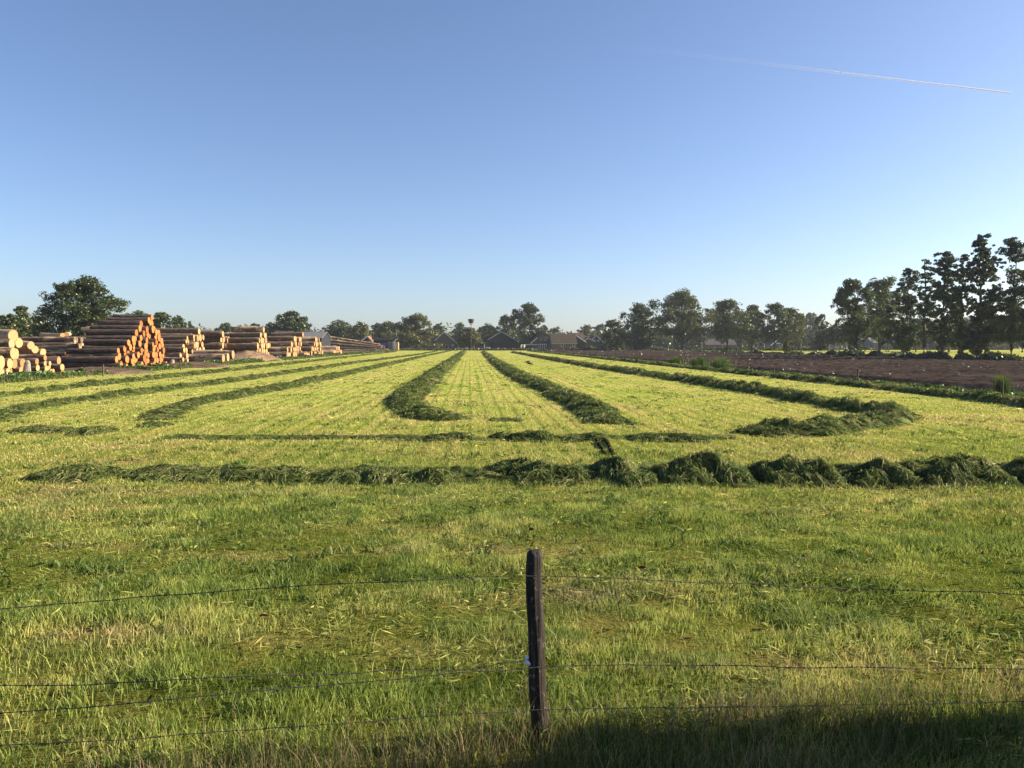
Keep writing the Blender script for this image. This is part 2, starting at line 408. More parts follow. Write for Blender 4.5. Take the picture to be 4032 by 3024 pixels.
def sheet(name, x0, x1, y0, y1, dx, dy, zf, mat, label):
    xs = np.arange(x0, x1 + dx * .5, dx); ys = np.arange(y0, y1 + dy * .5, dy)
    X, Y = np.meshgrid(xs, ys); n, m = len(xs), len(ys); ii = np.arange(n * m).reshape(m, n)
    q = np.stack([ii[:-1, :-1], ii[:-1, 1:], ii[1:, 1:], ii[1:, :-1]], -1).reshape(-1, 4)
    Z = zf(X, Y)
    o = link(name, np_mesh(name, np.stack([X, Y, Z], -1).reshape(-1, 3), quads=q, mats=[mat], smooth=True))
    return tag(o, label, kind="structure")
PL_X0, PL_X1, PL_Y1 = 24.6, 69.5, 306.0
def plough_z(X, Y):
    e = np.minimum(np.minimum(X - PL_X0, PL_X1 - X) / 0.9, np.minimum(Y - 12, PL_Y1 - Y) / 1.5)
    e = np.clip(e, 0, 1)
    xw = X + 1.2 * (fbm(X / 9, Y / 22, 8, 2) - 0.5)
    fur = 0.5 + 0.5 * np.sin(xw * 2 * math.pi / 1.6)
    return e * (0.05 + 0.12 * fur + 0.26 * fbm(X / 0.9, Y / 0.7, 31, 3) + 0.14 * (fbm(X / 6, Y / 11, 9, 2) - 0.3)) - (1 - e) * 0.02
sheet("ploughed_field", PL_X0, PL_X1, 12, PL_Y1, 0.30, 0.42, plough_z, M['soil'], "brown ploughed field along the mown meadow")
def yard_z(X, Y):
    e = np.clip(np.minimum((-30.4 - X) / 1.2, np.minimum(Y - 18, 330 - Y) / 2), 0, 1)
    return e * (0.10 + 0.16 * fbm(X / 2.5, Y / 2.5, 12, 3)) - (1 - e) * 0.03
sheet("log_yard", -78, -30.4, 18, 330, 0.8, 0.8, yard_z, M['yard'], "bare brown earth of the log yard")

# ------------------------------------------------------------------ grass blades
rng = np.random.default_rng(7)
def blades(x, y, h, w, lean, rs, two=True, bias=(0.0, 0.0), z=None):
    n = len(x); z0 = gz(x, y) if z is None else z
    th = rs.uniform(0, 2 * np.pi, n); fx, fy = np.cos(th), np.sin(th)               # width direction
    la = rs.uniform(0, 2 * np.pi, n); ll = lean * rs.uniform(0.2, 1.0, n) * h
    lx, ly = np.cos(la) * ll + bias[0] * h, np.sin(la) * ll + bias[1] * h
    B = np.stack([x, y, z0 - 0.01], -1); Wd = np.stack([fx * w / 2, fy * w / 2, 0 * w], -1)
    T = B + np.stack([lx, ly, h], -1)
    tint = rs.uniform(0, 1, n)
    if not two:
        V = np.stack([B - Wd, B + Wd, T], 1).reshape(-1, 3); i = 3 * np.arange(n)
        return V, np.stack([i, i + 1, i + 2], -1), np.zeros((0, 4), int), np.repeat(tint, 3)
    Mid = B + np.stack([lx * 0.35, ly * 0.35, h * 0.62], -1)
    V = np.stack([B - Wd, B + Wd, Mid - Wd * 0.8, Mid + Wd * 0.8, T], 1).reshape(-1, 3); i = 5 * np.arange(n)
    return V, np.stack([i + 2, i + 3, i + 4], -1), np.stack([i, i + 1, i + 3, i + 2], -1), np.repeat(tint, 5)
def join(parts):
    V = []; T = []; Q = []; A = []; off = 0
    for v, t, q, a in parts:
        V.append(v); T.append(t + off); Q.append(q + off); A.append(a); off += len(v)
    return np.concatenate(V), np.concatenate(T), np.concatenate(Q), np.concatenate(A)
def polar(n, d0, d1, half, rs, k=2.0):
    """n points in a wedge ahead of the camera, spread so that density falls with distance squared."""
    d = d0 * (d1 / d0) ** rs.uniform(0, 1, n) if k == 2.0 else np.sqrt(rs.uniform(d0 * d0, d1 * d1, n))
    a = YAW + rs.uniform(-half, half, n)
    return d * np.sin(a), d * np.cos(a), d
parts = []
# headland in front of the cross swath: longer, tufted grass
for rep in range(1):
    n = 620000
    x, y, d = polar(n, 4.2, 17.5, 0.74, rng, 1.0)
    patch = fbm(x / 0.55, y / 0.45, 41, 3); big = fbm(x / 2.2, y / 1.6, 44, 2)
    keep = rng.uniform(0, 1, n) < np.clip(0.25 + 2.2 * (patch - 0.30), 0.12, 1) * np.clip((8.0 / d) ** 1.1, 0.25, 1) * np.clip((17.5 - d) / 5, 0, 1)
    x, y, d, patch, big = x[keep], y[keep], d[keep], patch[keep], big[keep]
    h = (0.020 + 0.15 * np.clip(patch - 0.30, 0, 1) + 0.05 * np.clip(big - 0.45, 0, 1)) * rng.uniform(0.5, 1.3, len(x))
    h *= np.clip(1.45 - d / 22.0, 0.75, 1.3)
    w = (0.0042 + 0.00034 * d) * rng.uniform(0.6, 1.3, len(x))
    v = blades(x, y, h, w, 0.85, rng, True, (0.12, 0.05))
    mott = np.clip(0.48 + 2.6 * (fbm(x / 0.22, y / 0.30, 47, 3) - 0.5) + 1.5 * (fbm(x / 1.1, y / 0.9, 48, 2) - 0.5), 0, 1)
    parts.append((v[0], v[1], v[2], 0.42 * v[3] + 0.58 * np.repeat(mott, 5)))
    # loose clippings lying on the turf, in drifts
    n = 90000
    x, y, d = polar(n, 4.6, 120.0, 0.74, rng, 2.0); dr = fbm(x / 1.6, y / 0.8, 49, 3)
    keep = (rng.uniform(0, 1, n) < np.clip((dr - 0.42) * 4.5, 0.04, 1)) & (x > -28) & (x < 23); x, y, d = x[keep], y[keep], d[keep]; m = len(x)
    an = rng.normal(0.3, 0.8, m); ln = rng.uniform(0.02, 0.075, m) * np.clip(d / 14, 1, 3.0); zz = gz(x, y) + rng.uniform(0.02, 0.075, m)
    u = np.stack([np.cos(an) * ln, np.sin(an) * ln, rng.normal(0, 0.25, m) * ln], -1); sd = np.stack([-np.sin(an), np.cos(an), rng.normal(0, .4, m)], -1) * ((0.0028 + 0.0004 * d) * rng.uniform(.6, 1.4, m))[:, None]
    c = np.stack([x, y, zz], -1); i = 4 * np.arange(m)
    parts.append((np.stack([c - u - sd * .3, c - u * .1 + sd, c + u + sd * .2, c + u * .1 - sd], 1).reshape(-1, 3), np.zeros((0, 3), int), np.stack([i, i + 1, i + 2, i + 3], -1), np.repeat(np.where(rng.uniform(0, 1, m) < .24, rng.uniform(.8, 1, m), rng.uniform(0, .40, m)), 4)))
n = 1500
cx_, cy_, cd_ = polar(n, 7.0, 160.0, 0.72, rng, 2.0); ok = (cx_ > -27.5) & (cx_ < 22.5)
for a, b, dd_ in zip(cx_[ok], cy_[ok], cd_[ok]):
    m = 16; r = 0.05 + 0.0022 * dd_ * rng.uniform(.4, 1.3)
    x = a + rng.normal(0, r * 1.5, m); y = b + rng.normal(0, r, m)
    v = blades(x, y, rng.uniform(0.05, 0.11, m), (0.012 + 0.0011 * dd_) * rng.uniform(.7, 1.4, m), 1.4, rng, True); parts.append((v[0], v[1], v[2], v[3] * 0.10))
# broad leaved weeds: little rosettes of dock and plantain
for a, b in zip(rng.uniform(-6, 6, 210), 4.6 + 8.0 * rng.uniform(0, 1, 210)):
    m = int(rng.integers(5, 10)); an = rng.uniform(0, 6.28, m); ln = rng.uniform(0.025, 0.07, m); wv = ln * rng.uniform(.16, .26, m); z0 = float(gz(a, b)) + 0.01; zt = ln * rng.uniform(.3, 1.1, m)
    d_ = np.stack([np.cos(an), np.sin(an), 0 * an], -1); s_ = np.stack([-np.sin(an), np.cos(an), 0 * an], -1) * wv[:, None]; c0_ = np.array([a, b, z0]) + 0 * d_
    mid = c0_ + d_ * (ln * .55)[:, None]; mid[:, 2] += zt * .75; tip = c0_ + d_ * ln[:, None]; tip[:, 2] += zt * .8; i = 4 * np.arange(m)
    parts.append((np.stack([c0_, mid + s_, tip, mid - s_], 1).reshape(-1, 3), np.zeros((0, 3), int), np.stack([i, i + 1, i + 2, i + 3], -1), np.repeat(rng.uniform(.05, .40, m), 4)))
# coarse fresh tufts near the fence
cx = rng.uniform(-4.0, 4.2, 170); cy = 4.4 + 3.6 * rng.uniform(0, 1, 170) ** 1.5
for a, b in zip(cx, cy):
    m = rng.integers(14, 34); r = rng.uniform(0.05, 0.17)
    x = a + rng.normal(0, r, m); y = b + rng.normal(0, r, m)
    parts.append(blades(x, y, rng.uniform(0.05, 0.15, m), rng.uniform(0.004, 0.009, m), 0.8, rng, True))
# the mown field
n = 560000
x, y, d = polar(n, 8.5, 315.0, 0.80, rng)
ok = (rng.uniform(0, 1, n) < np.clip((d - 8) / 8, 0, 1)) & (x > -28.2) & (x < 23.2) & (y < 318)
x, y, d = x[ok], y[ok], d[ok]
st = fbm(x / 0.8, y / 7.0, 50, 2)
h = (0.030 + 0.045 * st) * rng.uniform(0.6, 1.35, len(x)) * np.clip(1.25 - d / 160, 0.75, 1.2)
w = 0.00075 * d * rng.uniform(0.6, 1.4, len(x)) + 0.003
parts.append(blades(x, y, h, w, 0.9, rng, False, (0.1, 0.02)))
V, T, Q, A = join(parts)
o = link("field_grass", np_mesh("field_grass", V, T, Q, {"tint": A}, [M['grass']]))
tag(o, "short yellow green stubble grass covering the mown field", "grass", kind="stuff")

# tall rank grass of the verge under the fence, and of the two field edges
parts = []
n = 60000
x = rng.uniform(-4.6, 4.8, n); y = rng.uniform(2.9, 5.15, n) + 0.10 * x
dn = fbm(x / 0.5, y / 0.35, 61, 3)
keep = (rng.uniform(0, 1, n) < np.clip((dn - 0.28) * 2.6, 0.05, 1)) & (y < 4.60 + 0.115 * x + 0.5 * (fbm(x / 0.7, y * 0, 62, 2) - 0.5) + rng.normal(0, 0.10, n))
x, y, dn = x[keep], y[keep], dn[keep]
edge = np.clip((5.1 + 0.115 * x - y) / 0.9, 0.25, 1)
h = (0.07 + 0.20 * rng.uniform(0, 1, len(x)) ** 1.5) * edge
w = rng.uniform(0.0028, 0.0062, len(x))
parts.append(blades(x, y, h, w, 0.75, rng, True))
n = 1500                                                  # thin dry flowering stems
x = rng.uniform(-4.6, 4.8, n); y = rng.uniform(3.1, 4.5, n) + 0.11 * x
parts.append(blades(x, y, rng.uniform(0.15, 0.40, n), np.full(n, 0.0028), 0.6, rng, True))
parts[-1] = (*parts[-1][:3], np.full(len(parts[-1][3]), 0.95))
for a, b in zip(rng.uniform(-4.4, 4.6, 90), rng.uniform(3.9, 4.6, 90)):          # feathery seed heads
    b += 0.11 * a; hh = rng.uniform(0.22, 0.42); m = 14; lx, ly = rng.normal(0, .25, 2) * hh
    parts.append(blades(np.full(m, a), np.full(m, b), np.full(m, hh), np.full(m, .003), 0.0, rng, True, (lx / hh, ly / hh)))
    k_ = rng.uniform(.72, 1.0, m); v = blades(a + lx * k_, b + ly * k_, rng.uniform(.02, .05, m), np.full(m, .004), 1.0, rng, False, z=float(gz(a, b)) + hh * k_); parts.append((v[0], v[1], v[2], np.full(len(v[3]), .9)))
def edge_strip(x0, x1, y0, y1, n, hmin, hmax, seed):
    rs = np.random.default_rng(seed)
    y = y0 * (y1 / y0) ** rs.uniform(0, 1, n); x = rs.uniform(x0, x1, n)
    dn = fbm(x / 1.1, y / 2.2, seed, 3)
    kp = rs.uniform(0, 1, n) < np.clip((dn - 0.25) * 2.4, 0.05, 1); x, y, dn = x[kp], y[kp], dn[kp]
    h = (hmin + (hmax - hmin) * rs.uniform(0, 1, len(x)) ** 1.7 * np.clip((dn - 0.3) * 2.5, 0.1, 1))
    dd = np.hypot(x, y)
    v = blades(x, y, h, 0.0009 * dd * rs.uniform(0.7, 1.4, len(x)) + 0.004, 0.6, rs, False)
    return (v[0], v[1], v[2], v[3] * 0.72)
parts.append(edge_strip(22.9, 24.9, 14, 310, 22000, 0.06, 0.36, 71))
parts.append(edge_strip(-31.0, -27.6, 34, 320, 30000, 0.08, 0.60, 72))
V, T, Q, A = join(parts)
o = link("verge_grass", np_mesh("verge_grass", V, T, Q, {"tint": A}, [M['verge']]))
tag(o, "tall rank grass with dry stems along the fences and field edges", "grass", kind="stuff")

# ------------------------------------------------------------------ swaths and heaps of cut grass
def smooth_path(pts, step):
    P = np.array(pts, float)
    d = np.concatenate([[0], np.cumsum(np.hypot(*np.diff(P, axis=0).T))])
    out_s = [0.0]
    while out_s[-1] < d[-1]:
        s = out_s[-1]; i = min(np.searchsorted(d, s, 'right') - 1, len(P) - 2)
        t = (s - d[i]) / max(d[i + 1] - d[i], 1e-6); p = P[i] * (1 - t) + P[i + 1] * t
        out_s.append(s + max(0.05, step * np.hypot(*p)))
    out_s[-1] = d[-1]; s = np.array(out_s)
    X = np.interp(s, d, P[:, 0]); Y = np.interp(s, d, P[:, 1])
    for _ in range(6):                        # round the corners
        X[1:-1] = (X[:-2] + 2 * X[1:-1] + X[2:]) / 4; Y[1:-1] = (Y[:-2] + 2 * Y[1:-1] + Y[2:]) / 4
    return s, X, Y
def swath(name, pts, width, height, seed, strands, label, cat, group, lump=0.9, taper=(1.2, 0.6), step=0.006, cross=15, rough=1.0, shag=1.0):
    rs = np.random.default_rng(seed)
    height = height * (0.78 if name == 'grass_swath' else 1.0)
    s, X, Y = smooth_path(pts, step); L = s[-1]
    tx = np.gradient(X, s); ty = np.gradient(Y, s); tl = np.hypot(tx, ty) + 1e-9; tx /= tl; ty /= tl
    def frame(q): return np.interp(q, s, X), np.interp(q, s, Y), np.interp(q, s, tx), np.interp(q, s, ty)
    def wid(q): return width / 2 * (0.72 + 0.56 * fbm(q / 1.4, q * 0 + 3.3, seed + 3, 2))
    def hgt(q, u):
        e = np.clip(np.minimum(q / max(taper[0], .01), (L - q) / max(taper[1], .01)), 0, 1) ** 0.6
        uu = u + 0.35 * (fbm(q / 1.7, q * 0 + 1.0, seed + 5, 2) - 0.5)
        prof = np.clip(1 - np.abs(uu) ** 2.0, 0, 1) ** 0.9
        ww = u * width / 2
        n1 = fbm(q / lump, ww / lump, seed, 2); n2 = fbm(q / 0.27, ww / 0.27, seed + 9, 2); n3 = vnoise(q / 2.6, q * 0, seed + 11)
        z = height * prof * e * np.clip(0.28 + 1.15 * (n1 - 0.2) + 0.30 * (n3 - 0.5), 0.10, 1.15) + rough * height * 0.42 * (n2 - 0.5) * prof * e
        return z - 0.03 * (prof * e < 0.02)
    def pos(q, u, lift=0.0):
        a, b, c, d = frame(q); w = wid(q); x = a - d * u * w; y = b + c * u * w
        return np.stack([x, y, gz(x, y) + hgt(q, u) + lift], -1)
    us = np.linspace(-1.05, 1.05, cross); SS, UU = np.meshgrid(s, us, indexing='ij')
    V0 = pos(SS.ravel(), UU.ravel()); n, m = len(s), cross; ii = np.arange(n * m).reshape(n, m)
    Q0 = np.stack([ii[:-1, :-1], ii[1:, :-1], ii[1:, 1:], ii[:-1, 1:]], -1).reshape(-1, 4)
    t0 = fbm(SS.ravel() / 0.35, UU.ravel() / 0.3, seed + 2, 2) * 0.55
    # wisps of strands arching out of the surface
    dist = np.hypot(X, Y); wgt = (1 / np.clip(dist, 6, None)) ** 1.6; wc = np.concatenate([[0], np.cumsum((wgt[1:] + wgt[:-1]) / 2 * np.diff(s))])
    nw = strands // 12; strands = nw * 12; R12 = lambda v: np.repeat(v, 12)
    qw = np.interp(rs.uniform(0, wc[-1], nw), wc, s); dw = np.interp(qw, s, dist); uw = np.clip(rs.normal(0, 0.50, nw), -1.3, 1.3)
    sp = 0.035 * np.clip(dw / 18, 1, 4)
    q = R12(qw) + rs.normal(0, 1, strands) * R12(sp); dd = R12(dw); w = wid(q); u = R12(uw) + rs.normal(0, 1, strands) * R12(sp) / np.maximum(w, .05)
    ln = rs.uniform(0.10, 0.34, strands) * shag * np.clip(dd / 30, 1, 2.2); wd = (0.0036 + 0.00062 * dd) * rs.uniform(0.6, 1.5, strands)
    an = R12(rs.uniform(0, 2 * np.pi, nw)) + rs.normal(0, 0.35, strands); lf = R12(rs.uniform(0, 1, nw) ** 2) * shag * 0.11 * np.clip(dd / 25, 0.8, 1.8) * min(1.0, height / 0.3)
    fl = R12(rs.uniform(0, 1, nw))
    def at(k, lift): return pos(np.clip(q + np.cos(an) * ln * k, 0, L), u + np.sin(an) * ln * k / np.maximum(w, .05), np.maximum(0.004, lift * rs.uniform(0.6, 1.2, strands)))
    a0, a1, a2 = at(-0.5, lf * 0.15), at(0.05, lf), at(0.5, lf * (0.1 + 0.9 * fl))
    dirv = a2 - a0; side = np.stack([-dirv[:, 1], dirv[:, 0], rs.normal(0, 0.5, strands) * np.linalg.norm(dirv, axis=1)], -1)
    side = side / (np.linalg.norm(side, axis=1)[:, None] + 1e-9) * (wd / 2)[:, None]
    Vs = np.stack([a0 - side * .4, a0 + side * .4, a1 - side, a1 + side, a2], 1).reshape(-1, 3); i = 5 * np.arange(strands) + len(V0)
    Ts = np.stack([i + 2, i + 3, i + 4], -1); Qs = np.stack([i, i + 1, i + 3, i + 2], -1)
    me = np_mesh(name, np.concatenate([V0, Vs]), Ts, np.concatenate([Q0, Qs]), {"tint": np.concatenate([t0, np.repeat(np.clip(0.55 * R12(rs.uniform(0, 1, nw)) + 0.5 * rs.uniform(0, 1, strands), 0, 1), 5)])}, [M['hay']])
    o = link(name, me); return tag(o, label, cat, group)

GS = "long swaths of cut grass down the field"
swath("grass_swath", [G(1795, 1658), G(1690, 1640), G(1610, 1612), G(1585, 1578), G(1628, 1545), G(1680, 1500), G(1743, 1449), G(1800, 1404), G(1826, 1384)], 1.6, 0.34, 101, 52000,
      "long dark swath whose near end hooks round towards the middle of the field", "cut grass", GS)
swath("grass_swath", [G(2400, 1668), G(2350, 1628), G(2302, 1600), G(2178, 1538), G(2064, 1494), G(1978, 1443), G(1930, 1408), G(1903, 1385)], 1.6, 0.36, 102, 52000,
      "long dark swath ending in a broad heap just beyond the tyre ruts", "cut grass", GS)
swath("grass_swath", [G(2960, 1718), G(3080, 1702), G(3180, 1710), G(3300, 1690), G(3440, 1668), G(3520, 1650), G(3500, 1628), G(3391, 1618), G(3265, 1596), G(3075, 1563), G(2853, 1525), G(2632, 1490), G(2376, 1452), G(2186, 1419), G(2020, 1388)], 1.35, 0.40, 103, 60000,
      "long dark swath curling back at its near end in a wide hairpin", "cut grass", GS, lump=0.7, rough=1.6, shag=1.25)
swath("grass_swath", [G(4300, 1628), G(4024, 1594), G(3898, 1578), G(3607, 1545), G(3265, 1509), G(3037, 1484), G(2632, 1441), G(2300, 1405), G(2080, 1383)], 1.15, 0.34, 104, 40000,
      "long dark swath running beside the ploughed field and its fence posts", "cut grass", GS)
swath("grass_swath", [G(600, 1655), G(664, 1622), G(823, 1577), G(1076, 1536), G(1392, 1466), G(1662, 1405), G(1770, 1382)], 1.15, 0.28, 105, 36000,
      "long swath fading out in loose tufts before it reaches the cross swath", "cut grass", GS, taper=(9.0, .6))
swath("grass_swath", [G(-60, 1668), G(38, 1622), G(253, 1588), G(633, 1538), G(949, 1497), G(1392, 1430), G(1640, 1398), G(1720, 1383)], 1.05, 0.26, 106, 32000,
      "second long swath out from the log yard", "cut grass", GS, taper=(7.0, .6))
swath("grass_swath", [G(-260, 1592), G(0, 1558), G(443, 1509), G(886, 1462), G(1329, 1411), G(1560, 1385)], 1.0, 0.26, 107, 30000,
      "long swath nearest to the log yard's grassy edge", "cut grass", GS)

GH = "heaps of cut grass in the cross swath"
def heap(px0, px1, pyb, height, width, seed, label, strands=15000, group=GH):
    a = G(px0, pyb); b = G(px1, pyb); L = math.hypot(b[0] - a[0], b[1] - a[1])
    mid = ((a[0] + b[0]) / 2, (a[1] + b[1]) / 2 + 0.12 * width)
    return swath("grass_heap", [a, mid, b], width * 1.12, height * 0.57, seed, strands, label, "cut grass", group, lump=0.42, taper=(min(0.8, L * .34), min(0.5, L * .24)), step=0.003, cross=25, rough=1.5, shag=1.6)
heap(140, 450, 1885, 0.30, 0.95, 201, "low flat grass heap at the fading end of the cross swath")
heap(560, 900, 1885, 0.26, 0.95, 202, "low ragged grass heap next to the flat one ending the row")
heap(890, 1250, 1882, 0.34, 1.05, 203, "grass heap with two dark hollows in its front, in the cross swath")
heap(1240, 1450, 1882, 0.26, 0.90, 204, "small low heap filling the gap beside the heap with dark hollows")
heap(1420, 1560, 1880, 0.32, 0.85, 205, "small upright tuft of cut grass in the cross swath")
heap(1540, 1800, 1882, 0.36, 1.0, 206, "rounded brownish heap just before the gap in the cross swath")
heap(1930, 2110, 1868, 0.40, 0.9, 207, "pointed grass heap set slightly behind the large one by the gap")
heap(2020, 2320, 1882, 0.46, 1.05, 208, "large grass heap with a long sloping dark shoulder behind the fence post")
heap(2330, 2510, 1878, 0.44, 0.95, 209, "steep dark heap beside the tyre ruts, a small clump at its foot")
heap(2430, 2590, 1905, 0.30, 0.7, 210, "small clump of cut grass lying in front of the steep dark heap", 7000)
heap(2590, 2960, 1890, 0.58, 1.25, 211, "tallest shaggy heap of the cross swath")
heap(2980, 3310, 1890, 0.56, 1.2, 212, "smooth dome shaped dark grass heap")
heap(3290, 3600, 1892, 0.40, 1.15, 213, "loose lumpy heap between the smooth dome and a big dark heap")
heap(3570, 3950, 1895, 0.58, 1.25, 214, "big dark heap with a pale leaf stuck in it")
heap(3930, 4300, 1895, 0.52, 1.2, 215, "heap cut off by the edge of the view at the end of the cross swath")
swath("grass_swath", [G(330, 1872), G(900, 1874), G(1450, 1872), G(1950, 1868), G(2500, 1868), G(3100, 1872), G(3700, 1876), G(4250, 1880)], 1.25, 0.20, 231, 56000,
      "low ragged band of loose cut grass that links the heaps of the cross swath", "cut grass", None, lump=0.35, taper=(1.5, .5), step=0.003, cross=19, rough=1.6, shag=1.4)
GL = "thin remains of the second cross swath"
heap(50, 300, 1700, 0.20, 0.9, 221, "scattered dark clump beyond the flat heap at the end of the cross swath", 5000, GL)
heap(290, 430, 1705, 0.24, 0.8, 222, "short dark clump alone on the grass beyond the cross swath", 5000, GL)
heap(560, 660, 1682, 0.20, 0.6, 223, "tiny clump below the swath that fades out in tufts", 3000, GL)
heap(640, 1030, 1722, 0.11, 0.6, 224, "thin flat streak of cut grass with pale gaps", 6000, GL)
heap(1040, 1680, 1724, 0.12, 0.6, 225, "long thin dark line of cut grass under the hooked swath", 8000, GL)
heap(1680, 1890, 1728, 0.26, 0.8, 226, "low clump at the end of the long thin line of cut grass", 6000, GL)
heap(1930, 2010, 1722, 0.22, 0.6, 227, "very small clump between two wider ones in the second cross line", 3000, GL)
heap(2005, 2175, 1726, 0.34, 0.8, 228, "humped clump standing straight beyond the pointed heap", 6000, GL)
heap(2210, 2400, 1728, 0.20, 0.8, 229, "flat clump crossed by the far ends of the tyre ruts", 6000, GL)
heap(2470, 2790, 1728, 0.24, 0.9, 230, "wide low clump between the tyre ruts and the hairpin swath", 7000, GL)
heap(1930, 2060, 1656, 0.14, 0.6, 231, "faint streak of cut grass between the two middle swath ends", 3000, GL)

swath("grass_swath", [G(660, 1712), G(900, 1718), G(1300, 1722), G(1900, 1724), G(2400, 1724), G(2900, 1722)], 0.8, 0.065, 232, 20000,
      "very thin broken band of loose grass along the second cross line", "cut grass", None, lump=0.5, taper=(2.5, 1.5), step=0.004, cross=13, rough=1.6, shag=1.2)
def rut(pts, wd, label):
    s, X, Y = smooth_path([G(*p) for p in pts], 0.004); tx = np.gradient(X); ty = np.gradient(Y); l = np.hypot(tx, ty); tx /= l; ty /= l
    n = len(s); us = np.array([-1, -0.55, 0, 0.55, 1.0]); P = []
    for u in us:
        w = wd / 2 * (0.7 + 0.6 * vnoise(s / 0.25, s * 0, 77)); x = X - ty * u * w; y = Y + tx * u * w
        P.append(np.stack([x, y, gz(x, y) + 0.045 + (0.02 * abs(u) if abs(u) < 0.9 else -0.05)], -1))
    V = np.stack(P, 1).reshape(-1, 3); ii = np.arange(n * 5).reshape(n, 5)
    q = np.stack([ii[:-1, :-1], ii[1:, :-1], ii[1:, 1:], ii[:-1, 1:]], -1).reshape(-1, 4)
    o = link("tyre_rut", np_mesh("tyre_rut", V, quads=q, mats=[M['rutsoil']], smooth=True)); return tag(o, label, "tyre rut", "pair of tyre ruts in the turf")
M['rutsoil'] = mat_soil("rut_soil", (0.018, 0.022, 0.010), (0.045, 0.05, 0.022), 8.0)
rut([(2335, 1722), (2358, 1742), (2378, 1765), (2384, 1790)], 0.11, "longer dark tyre rut, the one on the hooked swath's side")
rut([(2376, 1730), (2395, 1745), (2408, 1765), (2412, 1795)], 0.10, "shorter dark tyre rut, the one on the hairpin swath's side")

